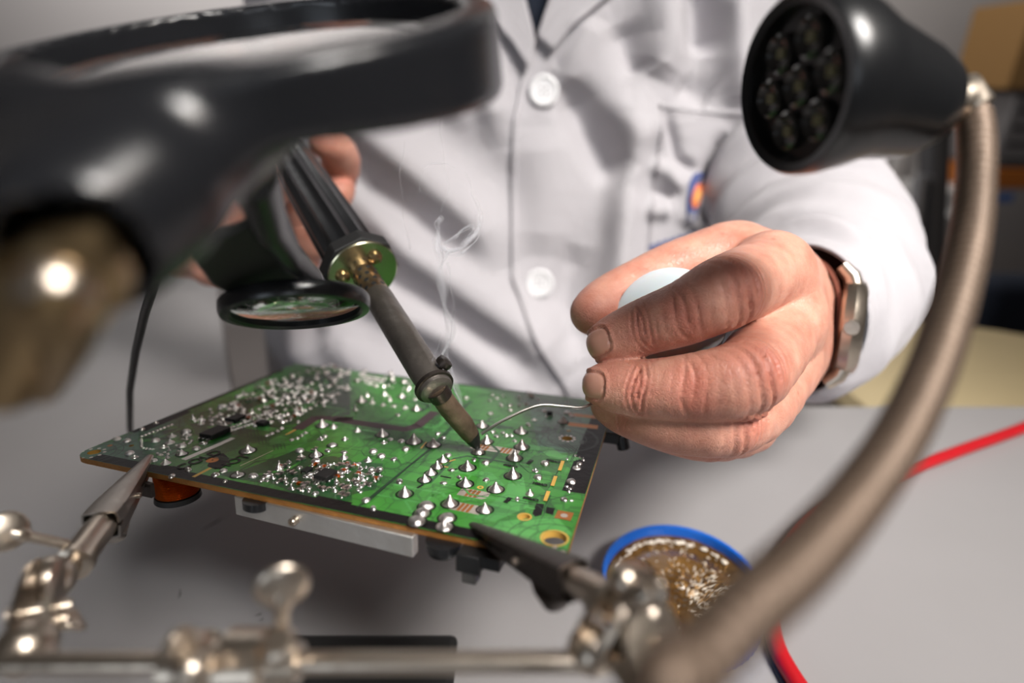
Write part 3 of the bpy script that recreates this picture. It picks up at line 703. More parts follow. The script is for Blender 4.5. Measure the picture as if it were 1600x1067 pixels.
    dd = [15.3, 15.4, 15.6, 15.7, 15.8, 16.0, 16.2]
    path = [P(u, v, d_) for (u, v, _), d_ in zip(pts, dd)]
    sp_ = spline([tuple(q) for q in path], 8)
    o = MB().add(*tube([Vector(q) for q in sp_], .045, 10)).build('solder_wire', mat('solder_wire', '#a8a49e', .3, 1, .1, 30, .08))
    tag(o, 'thin silver solder wire running from the fingers to the iron tip', 'wire')
iron()

# ------------------------------------------------------------------ person
def skin_material():
    g = NT('skin'); b = g.b
    at = g.n('ShaderNodeAttribute'); at.attribute_name = 'flush'
    tc = g.n('ShaderNodeTexCoord')
    n1 = g.n('ShaderNodeTexNoise', i_Scale=110.0, i_Detail=5.0, i_Roughness=.65); g.l(tc.outputs['Object'], n1.inputs[0])
    r = g.n('ShaderNodeValToRGB'); e = r.color_ramp.elements
    e[0].position = .3; e[0].color = lin('#bb7c69'); e[1].position = .7; e[1].color = lin('#d6a18c'); g.l(n1.outputs[0], r.inputs[0])
    m = g.n('ShaderNodeMixRGB'); m.inputs[2].default_value = lin('#bf6656'); g.l(at.outputs['Fac'], m.inputs[0]); g.l(r.outputs[0], m.inputs[1])
    # sparse spots
    v0 = g.n('ShaderNodeTexVoronoi', i_Scale=95.0); g.l(tc.outputs['Object'], v0.inputs['Vector'])
    s = g.n('ShaderNodeValToRGB'); s.color_ramp.elements[0].position = .05; s.color_ramp.elements[0].color = (1, 1, 1, 1); s.color_ramp.elements[1].position = .1; s.color_ramp.elements[1].color = (0, 0, 0, 1)
    g.l(v0.outputs['Distance'], s.inputs[0]); mu = g.n('ShaderNodeMath', operation='MULTIPLY'); mu.inputs[1].default_value = .35; g.l(s.outputs[0], mu.inputs[0])
    m2 = g.n('ShaderNodeMixRGB'); m2.inputs[2].default_value = lin('#7d4434'); g.l(mu.outputs[0], m2.inputs[0]); g.l(m.outputs[0], m2.inputs[1])
    g.l(m2.outputs[0], b.inputs['Base Color'])
    b.inputs['Roughness'].default_value = .41; b.inputs['Subsurface Weight'].default_value = .16; b.inputs['Subsurface Radius'].default_value = (.006, .002, .001); b.inputs['Subsurface Scale'].default_value = .5
    b.inputs['Specular IOR Level'].default_value = .42
    v1 = g.n('ShaderNodeTexVoronoi', i_Scale=900.0, feature='DISTANCE_TO_EDGE')
    w_ = g.n('ShaderNodeTexNoise', i_Scale=260.0, i_Detail=3.0); g.l(tc.outputs['Object'], w_.inputs[0])
    mp = g.n('ShaderNodeMixRGB', blend_type='ADD'); mp.inputs[0].default_value = .004
    vm = g.n('ShaderNodeVectorMath', operation='SCALE'); vm.inputs['Scale'].default_value = .004; g.l(w_.outputs['Color'], vm.inputs[0])
    va = g.n('ShaderNodeVectorMath', operation='ADD'); g.l(tc.outputs['Object'], va.inputs[0]); g.l(vm.outputs[0], va.inputs[1]); g.l(va.outputs[0], v1.inputs['Vector'])
    vr = g.n('ShaderNodeMapRange'); vr.inputs[2].default_value = .12; g.l(v1.outputs['Distance'], vr.inputs[0])
    w2 = g.n('ShaderNodeTexNoise', i_Scale=1500.0, i_Detail=2.0); g.l(tc.outputs['Object'], w2.inputs[0])
    ad = g.n('ShaderNodeMath', operation='ADD'); g.l(vr.outputs[0], ad.inputs[0]); g.l(w2.outputs[0], ad.inputs[1])
    bp_ = g.n('ShaderNodeBump', i_Strength=.30, i_Distance=.0004); g.l(ad.outputs[0], bp_.inputs['Height']); g.l(bp_.outputs[0], b.inputs['Normal'])
    return g.m
SKIN = skin_material()
NAIL = mat('fingernail', '#cc9683', .3, 0, .15, 20, .06, 10, Subsurface_Weight=.1, Coat_Weight=.3)
def px(*c): p = P(*c[:3]); return (p.x, p.y, p.z, c[3])
LH = {   # the man's left hand: u, v, depth, radius
 'index':  [(1205,425,18.2,1.18),(1168,441,16.6,1.04),(1128,459,15.05,.94),(1072,487,15.3,.83),(1014,508,15.8,.76),(975,525,16.1,.70),(948,535,16.3,.60)],
 'middle': [(1222,500,18.6,1.25),(1198,550,16.8,1.08),(1158,592,14.9,.98),(1080,606,15.1,.86),(1005,607,15.6,.77),(965,604,15.9,.68),(940,602,16.1,.58)],
 'ring':   [(1218,570,19.2,1.15),(1188,628,17.3,1.0),(1132,662,15.7,.88),(1050,660,15.9,.80),(990,646,16.5,.72),(955,632,16.9,.6)],
 'pinky':  [(1200,605,20,1.0),(1170,665,18.7,.85),(1106,682,17.3,.72),(1050,675,17.5,.64),(1005,662,17.9,.56)],
 'thumb':  [(1222,440,21.6,1.3),(1150,402,20.2,1.15),(1090,408,19.7,.95),(1035,428,19.3,.86),(990,452,19.0,.87),(950,473,18.5,.82),(926,489,18.0,.70)],
}
LPALM = [[(1205,425,18.2,1.2),(1226,445,22,1.35),(1232,462,24.5,1.4)], [(1222,500,18.6,1.25),(1232,495,22,1.4),(1234,495,24.5,1.45)],
         [(1218,570,19.2,1.15),(1230,545,22,1.35),(1236,525,24.5,1.4)], [(1200,605,20,1.05),(1218,575,22,1.2),(1236,538,24.5,1.4)],
         [(1150,402,20.2,1.15),(1196,436,21.5,1.3),(1232,470,24.5,1.4)]]
ARM = [(1234,466,24.5,1.5),(1244,466,27,1.9),(1290,430,33,3.6)]
ARM2 = [(1238,535,24.5,1.5),(1250,525,27,1.9),(1290,440,33,3.6)]
def smooth_chain(ch, k=3): return [px(*q) for q in spline(ch, k)]
def finger_frames(ch):
    """centre, axis, outward (towards viewer/dorsal) of each joint"""
    return [np.array(px(*q)) for q in ch]
def make_hand(fingers, palms, arms, vox, lo_pad=1.6, wrist_k=.9):
    fc = {k: np.array(smooth_chain(v)) for k, v in fingers.items()}
    pc = [np.array([px(*q) for q in v]) for v in palms]; ac = [np.array([px(*q) for q in v]) for v in arms]
    allp = np.concatenate(list(fc.values())+pc+ac); lo = (allp[:, :3]-allp[:, 3:]).min(0)-.3; hi = (allp[:, :3]+allp[:, 3:]).max(0)+.3
    def sdf(X):
        d = None
        for c in pc+ac:
            q = chain_sd(X, c); d = q if d is None else smin(d, q, wrist_k)
        fs = []
        for k, c in fc.items():
            fs.append(chain_sd(X, c))
        # fingers join the palm softly, each other only at a narrow crease
        g = fs[0]
        for q in fs[1:]: g = smin(g, q, .10)
        return smin(d, g, .45)
    v, f = nets(sdf, lo, hi, vox)
    return v, f, fc
def detail(v, f, fingers, joints, nails, view_pt=(0, 0, H), amp=1.0):
    """knuckle creases, joint redness, nails"""
    n = vnormals(v, f); flush = np.zeros(len(v)); disp = np.zeros(len(v)); nail = np.zeros(len(v), bool); mk = np.zeros(len(v))
    for name, ch in fingers.items():
        pts = np.array([px(*q) for q in ch])
        for ji, (strength, wd, nl) in joints.get(name, {}).items():
            c = pts[ji][:3]; ax = pts[min(ji+1, len(pts)-1)][:3]-pts[ji-1][:3]; ax /= np.linalg.norm(ax)
            tow = np.array(view_pt)-c; tow -= ax*(tow@ax); tow /= np.linalg.norm(tow)
            r = pts[ji][3]; d = v-c; t = d@ax; rad = d-t[:, None]*ax; rl = np.linalg.norm(rad, axis=1)
            dors = np.clip((rad@tow)/np.maximum(rl, 1e-6), 0, 1)
            near = (rl < r*1.5)
            side = rad@np.cross(ax, tow)
            tt = t+.16*(side/r)**2*np.sign(t+1e-6)+.05*np.sin(side*4)   # creases bow around the knuckle
            env = np.exp(-(tt/wd)**2)*dors**.6*near
            s = np.sin(tt*2*math.pi/nl+.6*np.sin(side*2.3)); s = -np.clip(-s, 0, 1)**2.5*1.2
            disp += amp*strength*env*s*(.55+.45*np.sin(side*3.1+tt*2)**2)
            flush = np.maximum(flush, np.exp(-(t/(wd*1.1))**2)*np.clip(dors, 0, 1)**1.5*near*.5)
            disp += .13*amp*(ji == 2)*np.exp(-(t/(wd*.75))**2)*dors**2*near
        if name in nails:
            o_, s1, s2, up = nails[name]      # nail centre offset along axis, half length, half width, facing vector
            a = pts[-1][:3]; ax = pts[-1][:3]-pts[-2][:3]; ax /= np.linalg.norm(ax); upv = np.array(up, float)
            upv -= ax*(upv@ax); upv /= np.linalg.norm(upv); sd = np.cross(ax, upv)
            d = v-a; x = (d@ax-o_)/s1; y = (d@sd)/s2; z = d@upv
            e = (np.abs(x)**3+np.abs(y)**3)**(1/3)
            ok = (z > 0)&(np.abs(x) < 1.6)&(np.abs(y) < 1.6)
            nail |= ok&(e < 1)
            disp += np.where(ok&(e >= .9), -.045*np.exp(-((e-1.02)/.07)**2), 0)
            disp += np.where(ok&(e >= 1.0), .035*np.exp(-((e-1.18)/.1)**2)*(x < .7), 0)
            disp += np.where(ok&(e < 1), -.012, 0)
        flush = np.maximum(flush, .35*np.exp(-(np.linalg.norm(v-pts[-1][:3], axis=1)/.9)**2))
    # broad anatomical unevenness
    disp += .02*np.sin(v[:, 0]*2.1+1)*np.sin(v[:, 1]*1.7)*np.sin(v[:, 2]*2.3)
    return v+n*disp[:, None], flush, nail
def mesh_np(name, v, f, mats, parent, flush=None, nail=None):
    base = np.array(wloc(parent)) if parent is not None else np.zeros(3)
    me = bpy.data.meshes.new(name); me.from_pydata(((v-base)*S).tolist(), [], f.tolist())
    for m in mats: me.materials.append(m)
    if nail is not None:
        mi = (nail[f].sum(1) >= 3).astype(np.int32); me.polygons.foreach_set('material_index', mi)
    me.polygons.foreach_set('use_smooth', [True]*len(f)); me.update()
    if flush is not None:
        a = me.attributes.new('flush', 'FLOAT', 'POINT'); a.data.foreach_set('value', flush.astype(np.float32))
    o = bpy.data.objects.new(name, me); C.objects.link(o)
    if parent is not None: o.parent = parent
    return o
RH = {  # the right hand behind the iron handle
 'thumb': [(375,345,28.3,1.25),(400,315,27.2,1.0),(430,282,26.0,.86),(448,262,25.2,.80),(458,250,24.9,.68)],
 'index': [(440,330,31.2,1.1),(505,310,29.8,.95),(532,262,28.6,.92),(524,232,27.2,.86),(508,222,26.4,.74)],
 'middle': [(390,370,30.6,1.1),(450,345,28.9,1.0),(505,325,28.6,.9),(530,300,28.4,.75)],
 'ring': [(380,400,30.6,1.05),(440,385,29.0,.92),(492,380,28.4,.82),(505,365,28.2,.7)],
 'pinky': [(330,415,30.8,1.0),(400,420,29.6,.85),(450,415,29.0,.75),(480,405,28.8,.65)],
}
RPALM = [[(440,330,31.2,1.2),(380,350,32,1.5),(300,360,33,1.9)], [(390,370,30.6,1.2),(350,380,31.5,1.5),(295,370,33,1.9)],
         [(330,415,30.8,1.0),(312,400,31.5,1.3),(292,380,33,1.8)], [(375,345,28.3,1.25),(340,365,30,1.4),(295,370,33,1.8)]]
RARM = [(297,362,33,1.9),(240,320,35,2.3),(130,250,39,3.2)]
def person():
    t = thing('person', 'person in a white lab coat, one hand gripping the soldering iron, the other solder', 'person', (2, 42, -75))
    # continuous body: fine hands plus trunk and arms under the clothes
    v1, f1, _ = make_hand(LH, LPALM, [ARM, ARM2], .062)
    j = {'index': {2: (.15, .62, .27), 3: (.05, .5, .3), 4: (.10, .34, .17)}, 'middle': {2: (.16, .66, .27), 3: (.04, .5, .3), 4: (.10, .34, .17)}, 'ring': {2: (.14, .55, .25), 4: (.05, .25, .17)}, 'pinky': {2: (.10, .4, .22)}, 'thumb': {4: (.04, .3, .16)}}
    def vw(u, v_, d, k=(0, 0, 0)):
        q = Vector((0, 0, H))-P(u, v_, d); q.normalize(); return tuple(q+Vector(k))
    nails = {'index': (.16, .43, .38, vw(948, 535, 16.3, (-.5, 0, .05))), 'middle': (.14, .42, .37, vw(940, 602, 16.1, (-.9, 0, .0)))}
    v1, fl1, n1 = detail(v1, f1, LH, j, nails)
    v2, f2, _ = make_hand(RH, RPALM, [RARM], .11)
    v2, fl2, n2 = detail(v2, f2, RH, {'index': {2: (.03, .5, .25)}, 'thumb': {3: (.03, .3, .2)}}, {'thumb': (.0, .5, .46, vw(448, 256, 25, (-.5, 0, .6)))})
    trunk = [np.array(c, float) for c in ([(0, 50, -40, 10), (0, 51, -10, 9), (0, 52, 12, 9), (0, 53, 22, 8)], [(-10, 52, 20, 5), (12, 52, 20, 5)], [(-5, 50, -40, 9), (-5, 52, 10, 8)], [(6, 50, -40, 9), (6, 52, 10, 8)],
             [(0, 53, 22, 6), (0, 52, 36, 5.5)], [(-9, 47, -42, 8), (-10, 25, -44, 7)], [(9, 47, -42, 8), (10, 25, -44, 7)], [(-10, 25, -44, 7), (-10, 28, -73, 5)], [(10, 25, -44, 7), (10, 28, -73, 5)])]
    al = [px(*q) for q in (ARM[1], ARM[2])]; sh = (16, 51, 19, 4.2); al = np.array([al[0], al[1], sh]); ar = np.array([px(*RARM[1]), px(*RARM[2]), (-14, 51, 19, 4.2)])
    trunk += [al, ar]
    def sdf(X):
        d = None
        for c in trunk:
            q = chain_sd(X, c); d = q if d is None else smin(d, q, 3.0)
        return d
    v3, f3 = nets(sdf, (-32, 14, -82), (32, 66, 46), 1.0, 16)
    V = np.concatenate([v1, v2, v3]); Fc = np.concatenate([f1, f2+len(v1), f3+len(v1)+len(v2)])
    body = mesh_np('body', V, Fc, [SKIN, NAIL], t, np.concatenate([fl1, fl2, np.zeros(len(v3))]), np.concatenate([n1, n2, np.zeros(len(v3), bool)]))
    return t
PERSON = person()

# clothing -----------------------------------------------------------
def cloth_mat():
    g = NT('white_cotton'); b = g.b; b.inputs['Roughness'].default_value = .85; b.inputs['Sheen Weight'].default_value = .15
    b.inputs['Base Color'].default_value = lin('#b3b0b4')
    tc = g.n('ShaderNodeTexCoord'); n1 = g.n('ShaderNodeTexNoise', i_Scale=25.0, i_Detail=5.0, i_Roughness=.55, i_Distortion=.6); g.l(tc.outputs['Object'], n1.inputs[0])
    n2 = g.n('ShaderNodeTexNoise', i_Scale=1800.0, i_Detail=1.0); g.l(tc.outputs['Object'], n2.inputs[0])
    b1 = g.n('ShaderNodeBump', i_Strength=.30, i_Distance=.006); g.l(n1.outputs[0], b1.inputs['Height'])
    b2 = g.n('ShaderNodeBump', i_Strength=.15, i_Distance=.0003); g.l(n2.outputs[0], b2.inputs['Height']); g.l(b1.outputs[0], b2.inputs['Normal']); g.l(b2.outputs[0], b.inputs['Normal'])
    return g.m
CLOTH = cloth_mat()
def seg_d(U, V, pl):
    """distance to a polyline and the fraction along it"""
    best = np.full(U.shape, 1e9); T = np.zeros(U.shape); sgn = np.ones(U.shape); n = len(pl)-1
    for i, (a, b) in enumerate(zip(pl[:-1], pl[1:])):
        dx, dy = b[0]-a[0], b[1]-a[1]; L2 = dx*dx+dy*dy
        t = np.clip(((U-a[0])*dx+(V-a[1])*dy)/L2, 0, 1); ex, ey = U-a[0]-t*dx, V-a[1]-t*dy; d = np.hypot(ex, ey)
        m = d < best; best = np.where(m, d, best); T = np.where(m, (i+t)/n, T); sgn = np.where(m, np.sign(dx*ey-dy*ex), sgn)
    return best, T, sgn
# folds of the coat front: polyline (chart coordinates), half width, height in cm, asymmetry
FOLDS = [
 ([(520,150),(600,225),(680,290),(745,345),(790,420)], 34, 1.15), ([(560,300),(640,385),(740,455),(830,520),(880,590)], 36, 1.25),
 ([(500,380),(590,460),(700,520),(800,600),(860,700)], 30, .9), ([(470,480),(560,560),(680,640)], 34, .7),
 ([(690,-20),(735,60),(760,140),(790,230)], 26, .8), ([(640,60),(680,130),(740,200)], 24, .5),
 ([(545,265),(640,340),(720,400)], 18, -.7), ([(560,420),(700,490),(800,560)], 16, -.5),
 ([(880,130),(925,215),(970,285)], 26, -1.0), ([(930,150),(1000,205),(1040,200)], 30, .5), ([(985,180),(975,290),(965,400),(950,500)], 24, .9),
 ([(1085,-40),(1090,20),(1088,90)], 22, -1.1), ([(1030,-40),(1040,60),(1010,120)], 34, .7), ([(960,40),(985,90),(1000,120)], 24, -.6),
 ([(1140,-40),(1150,100),(1165,180)], 26, .8), ([(1060,130),(1110,160)], 24, -.5),
 ([(930,30),(900,90),(880,140)], 26, .45), ([(840,200),(850,300),(845,400)], 40, .4), ([(900,380),(880,470),(900,560)], 24, -.5),
 ([(1150,215),(1120,270),(1100,370)], 22, -1.3), ([(1100,290),(1070,360)], 16, .5),
 ([(1035,175),(1055,250),(1085,270)], 8, -.35), ([(1010,260),(1040,270),(1065,300)], 12, .35), ([(1005,330),(1045,330)], 12, .35), ([(1015,300),(1050,305)], 9, -.3),
 ([(400,430),(420,520),(470,600)], 34, .9), ([(380,560),(440,500),(520,520)], 26, -.8),
]
KX = 34.5/900
def chart(u, v):
    """coat chart: 1 unit = KX cm on a leaning plane in front of the chest; returns base point"""
    x = (u-800)*KX; z0 = 14.0-(v-250)*KX*.93
    y = 36.3+.22*(z0-12)*.9
    y = y+np.clip(np.abs(x-1)-11, 0, 99)**2*.09
    return x, y, z0
def coat_h(u, v):
    h = np.zeros(np.shape(u))
    for pl, wd, a in FOLDS:
        d, T, s_ = seg_d(u, v, pl); q = np.where(s_ > 0, d/wd, d/(wd*1.25))
        e = np.clip(np.minimum(T, 1-T)*4+.25, 0, 1); h = h+1.5*a*np.exp(-q*q)*e
    return h
def coat_pt(u, v, off=0.0):
    u, v = np.asarray(u, float), np.asarray(v, float)
    # bring photo coordinates onto the chart plane (ray against the leaning plane y = 36.3+.198(z-12))
    a = (u-CX)/F; b = (v-CY)/F; ry = cp-b*sp; rz = -(sp+b*cp)
    t = (36.3-.198*12+.198*H)/(ry-.198*rz); X, Y, Z = a*t, ry*t, H+rz*t
    Y = Y+np.clip(np.abs(X-1)-11.5, 0, 99)**2*.10
    nrm = np.array([0, -.98, .19]); hh = coat_h(u, v)+off
    return np.stack([X, Y+nrm[1]*hh, Z+nrm[2]*hh], -1)
def sheet(name, U, V, m, parent, off=0.0, thick=.09, mask=None):
    pts = coat_pt(U, V, off); nu, nv = U.shape; idx = np.arange(nu*nv).reshape(nu, nv)
    f = np.stack([idx[:-1, :-1], idx[1:, :-1], idx[1:, 1:], idx[:-1, 1:]], -1).reshape(-1, 4)
    o = mesh_np(name, pts.reshape(-1, 3), f, [m], parent)
    if thick:
        s_ = o.modifiers.new('solidify', 'SOLIDIFY'); s_.thickness = thick*S; s_.offset = 0
    return o
def coat():
    plk = [(818,60),(822,70),(806,190),(803,300),(804,430),(835,520),(880,600),(905,660)]
    def edge(v): return np.interp(v, [-120,60,130,190,300,430,520,600,700,760], [760,838,818,806,803,804,838,885,930,950])
    v = np.linspace(-130, 760, 300)
    # under (man's right) front and over front (carries buttons, pocket)
    s = np.linspace(0, 1, 220)
    Vg, Sg = np.meshgrid(v, s); left = np.interp(v, [-130, 300, 480, 620, 760], [330, 318, 296, 318, 335])
    eL = np.interp(v, [-130, 0, 60, 120, 190], [762, 822, 837, 850, 841]); eL = np.where(v > 190, edge(v)+35, eL)
    eR = np.interp(v, [-130, -10, 62], [905, 866, 838]); eR = np.where(v > 62, edge(v), eR)
    U = left[None, :]+(eL-left)[None, :]*Sg
    body = sheet('lab_coat', U, Vg, CLOTH, PERSON)
    U2 = eR[None, :]+(1330-eR)[None, :]*Sg
    # the V neck: fronts fold away above v=60
    o2 = sheet('front_panel', U2, Vg, CLOTH, body, .22)
    # raised hem of the over front
    hs = np.linspace(0, 1, 9); Vh, Sh = np.meshgrid(v[v > 62], hs); Uh = edge(Vh)-4+Sh*8
    pts = coat_pt(Uh, Vh, .34); 
    sheet('placket_hem', Uh, Vh, CLOTH, body, .29, .1)
    # stitched placket line
    Vs, Ss = np.meshgrid(np.linspace(140, 640, 160), np.linspace(0, 1, 3)); Us = edge(Vs)+62+Ss*2.5
    # lapels and collar
    for sgn, pl in ((1, [(838,62),(862,-10),(885,-90),(1010,-90),(960,-10),(890,50),(862,85)]), (-1, [(836,70),(826,30),(806,-40),(790,-100),(640,-100),(735,0),(800,70),(826,110)])):
        a = np.array(pl, float); ctr = a.mean(0); k = 26
        # fill the outline as a fan of rings
        P0 = []
        dense = []
        for i in range(len(a)):
            p_, q_ = a[i], a[(i+1) % len(a)]
            for t_ in np.linspace(0, 1, 10, endpoint=False): dense.append(p_*(1-t_)+q_*t_)
        dense = np.array(dense); rings = np.linspace(0, 1, 12)
        Ug = ctr[0]+(dense[:, 0]-ctr[0])[:, None]*rings[None]; Vg2 = ctr[1]+(dense[:, 1]-ctr[1])[:, None]*rings[None]
        Ug = np.vstack([Ug, Ug[:1]]); Vg2 = np.vstack([Vg2, Vg2[:1]])
        sheet('lapel', Ug, Vg2, CLOTH, body, .75, .12)
    # navy shirt in the V
    # pocket
    pu = lambda s_, t_: (1030+s_*132+t_*(-22)+s_*t_*(-32), 163+s_*14+t_*235)
    Sg2, Tg = np.meshgrid(np.linspace(0, 1, 60), np.linspace(0, 1, 90)); Up, Vp = pu(Sg2, Tg)
    pk = sheet('chest_pocket', Up, Vp, CLOTH, body, .36, .1)
    Sg3, Tg3 = np.meshgrid(np.linspace(-.02, 1.02, 60), np.linspace(0, .035, 4)); Ut, Vt = pu(Sg3, Tg3); sheet('pocket_hem', Ut, Vt, CLOTH, pk, .46, .08)
    # pocket stitching: little dashes down the left edge
    mb = MB(); th = mat('seam_shadow_thread', '#a39ca0', .8)
    for i in range(26):
        t0 = .02+i/26*.95
        for ss in (.03,):
            p, q = coat_pt(*pu(ss, t0), .43), coat_pt(*pu(ss, t0+.02), .43); mb.add(*tube([p, q], .035, 6))
    for i in range(22):
        s0 = .04+i/22*.93; p, q = coat_pt(*pu(s0, .06), .43), coat_pt(*pu(s0+.022, .06), .43); mb.add(*tube([p, q], .03, 6))
    mb.build('stitching', th, pk)
    # crest
    def patch(pl, m, off, name, par):
        a = np.array(pl, float); ctr = a.mean(0); k = []
        for i in range(len(a)):
            for t_ in np.linspace(0, 1, 6, endpoint=False): k.append(a[i]*(1-t_)+a[(i+1) % len(a)]*t_)
        k = np.array(k+[k[0]]); r_ = np.linspace(0, 1, 6)
        return sheet(name, ctr[0]+(k[:, 0]-ctr[0])[:, None]*r_[None], ctr[1]+(k[:, 1]-ctr[1])[:, None]*r_[None], m, par, off, .04)
    bl = mat('blue_thread', '#3f4c80', .7, 0, .4, 60, .2, 20); orr = mat('orange_thread', '#d9764a', .7, 0, .4, 60, .2, 20); gr = mat('grey_thread', '#8a8890', .7); ye = mat('yellow_thread', '#d8a85a', .7)
    cr = patch([(1072,288),(1082,272),(1112,266),(1106,290),(1092,322),(1078,350),(1066,348),(1068,318)], bl, .43, 'embroidered_crest', pk)
    patch([(1078,300),(1086,288),(1101,286),(1097,304),(1086,324),(1076,326),(1074,314)], orr, .47, 'crest_centre', cr)
    patch([(1083,300),(1092,298),(1086,314),(1079,316)], ye, .49, 'crest_flame', cr)
    patch([(1086,284),(1104,276),(1101,284)], gr, .48, 'crest_top', cr); patch([(1070,332),(1080,332),(1074,346),(1068,344)], gr, .48, 'crest_foot', cr)
    for k in range(7):
        u0 = 1012+k*11; v0 = 391-k*3.4
        patch([(u0, v0-9), (u0+8, v0-11), (u0+8, v0-1), (u0, v0+1)], bl, .46, 'embroidered_lettering', pk)
    # buttons
    for u, v_ in ((849, 144), (842, 440)):
        p = Vector(coat_pt(u, v_, .42)); n = Vector((0, -1, .15))
        o = MB().add(*lathe(p, n, [(0, 0), (.85, 0), (.9, .08), (.86, .2), (.72, .24), (.62, .13), (0, .11)], 36)).build('button', M['white_plastic'], body)
        x, y, z = frame(n); mm = MB()
        for a, b in ((-1, -1), (1, -1), (-1, 1), (1, 1)): mm.add(*lathe(p+x*a*.16+y*b*.16+z*.115, n, [(.075, 0), (.06, .01), (0, .01)], 10))
        mm.build('button_hole', mat('button_shade', '#8c888c', .6), o)
    # sides and back of the coat
    vs = []; fs = []; N = 40; lev = [(-30, 1.1), (-12, 1.04), (6, 1.0), (20, 1.0), (27, .82)]
    for z, s_ in lev:
        for k in range(N+1):
            a = math.pi*(-.12+1.24*k/N); vs.append((1+17.5*s_*math.cos(a), 45+12*s_*math.sin(a), z))
    for i in range(len(lev)-1):
        for k in range(N): a = i*(N+1)+k; fs.append([a, a+1, a+N+2, a+N+1])
    o = MB().add(vs, fs).build('back_panel', CLOTH, body); q = o.modifiers.new('solidify', 'SOLIDIFY'); q.thickness = .1*S
    # sleeves
    def sleeve(path, rads, name, folds, n=96, k=18, open_=True, seed=1):
        pts = spline([tuple(p)+(r,) for p, r in zip(path, rads)], k); vs = []; m = len(pts); rnd = random.Random(seed)
        ph = [rnd.uniform(0, 6) for _ in range(8)]; x = None
        for i, q in enumerate(pts):
            p = Vector(q[:3]); t = (Vector(pts[min(i+1, m-1)][:3])-Vector(pts[max(i-1, 0)][:3])).normalized()
            if x is None: x, y, _ = frame(t)
            else: x = (x-t*x.dot(t)).normalized(); y = t.cross(x)
            s_ = i/(m-1)
            for j in range(n):
                a = 2*math.pi*j/n; d = 0
                for (sc_, w_, am, a0, tw) in folds:
                    da = (a-a0-tw*(s_-sc_)*10+math.pi) % (2*math.pi)-math.pi
                    d += am*math.exp(-((s_-sc_+.03*math.sin(2*a+ph[0]))/w_)**2)*math.exp(-(da/1.1)**2)
                d += .30*math.sin(s_*38+2*math.sin(a+ph[1])*1.8+ph[2])*math.sin(a+ph[3]+s_*5)+.17*math.sin(s_*61+3*math.cos(a+ph[4]))*math.cos(2*a+ph[5])
                d *= min(1, s_*9+.15)
                vs.append(p+(x*math.cos(a)*(.80+.2*min(1, s_*4))+y*math.sin(a))*(q[3]+d))
        fs = [[i*n+j, i*n+(j+1) % n, (i+1)*n+(j+1) % n, (i+1)*n+j] for i in range(m-1) for j in range(n)]
        o = MB().add(vs, fs).build(name, CLOTH, body, sharp=180); q = o.modifiers.new('solidify', 'SOLIDIFY'); q.thickness = .12*S; q.offset = -1
        # cuff hem
        mm = MB(); ring = vs[:n]; t = (Vector(pts[1][:3])-Vector(pts[0][:3])).normalized(); cc = Vector(pts[0][:3]); vv = []
        for r0, h_ in ((1.0, -.05), (1.025, -.02), (1.03, .5), (1.012, .55)):
            vv += [cc+(p-cc)*r0+t*h_ for p in ring]
        mm.add(vv, [[i*n+j, i*n+(j+1) % n, (i+1)*n+(j+1) % n, (i+1)*n+j] for i in range(3) for j in range(n)]); mm.build('cuff', CLOTH, o, sharp=180)
        return o
    fl = [(.12, .05, .35, 1.0, .2), (.22, .04, -.5, 0.2, .3), (.30, .05, .6, 2.0, -.3), (.36, .035, -.6, 5.5, .2), (.44, .05, .8, 5.8, .2), (.5, .03, -.8, 0, .2), (.56, .05, .7, .5, -.2), (.62, .04, -.6, 2.5, .2), (.72, .06, .6, 1.5, .3), (.85, .06, .5, 4, .3)]
    sleeve([P(1240,506,25.0), P(1272,482,27.6), P(1272,420,31.2), P(1252,345,34.8), P(1205,240,38.5), (15, 48, 21)], [3.45, 4.1, 4.8, 5.1, 5.4, 5.4], 'sleeve', fl, seed=3)
    sleeve([P(262,338,33.4), P(210,305,35), P(140,250,38.5), P(190,200,41), (-17, 48, 18), (-14, 50, 21)], [2.9, 3.3, 4.0, 4.6, 5, 5], 'sleeve', fl, seed=5)
    # navy shirt seen in the neckline and dark trousers seen below the coat edge
    vs = []; 
    for i in range(9):
        for k in range(9):
            u, v_ = 770+k*15, -130+i*27; p = coat_pt(u, v_, -.55); vs.append(Vector(p))
    o = MB().add(vs, [[i*9+k, i*9+k+1, (i+1)*9+k+1, (i+1)*9+k] for i in range(8) for k in range(8)]).build('shirt', M['navy'], PERSON); q = o.modifiers.new('solidify', 'SOLIDIFY'); q.thickness = .2*S
    tr = MB()
    for sx in (-1, 1):
        tr.add(*tube([(sx*8, 48, -38), (sx*9.5, 26, -43.5), (sx*10, 24, -47), (sx*10, 27, -70)], [10.5, 8.8, 8.5, 7], 24))
    tr.add(*tube([(0, 47, -44), (0, 47, -28)], [16, 14.5], 28)); tr.build('trousers', M['navy'], PERSON)
    return body
coat()

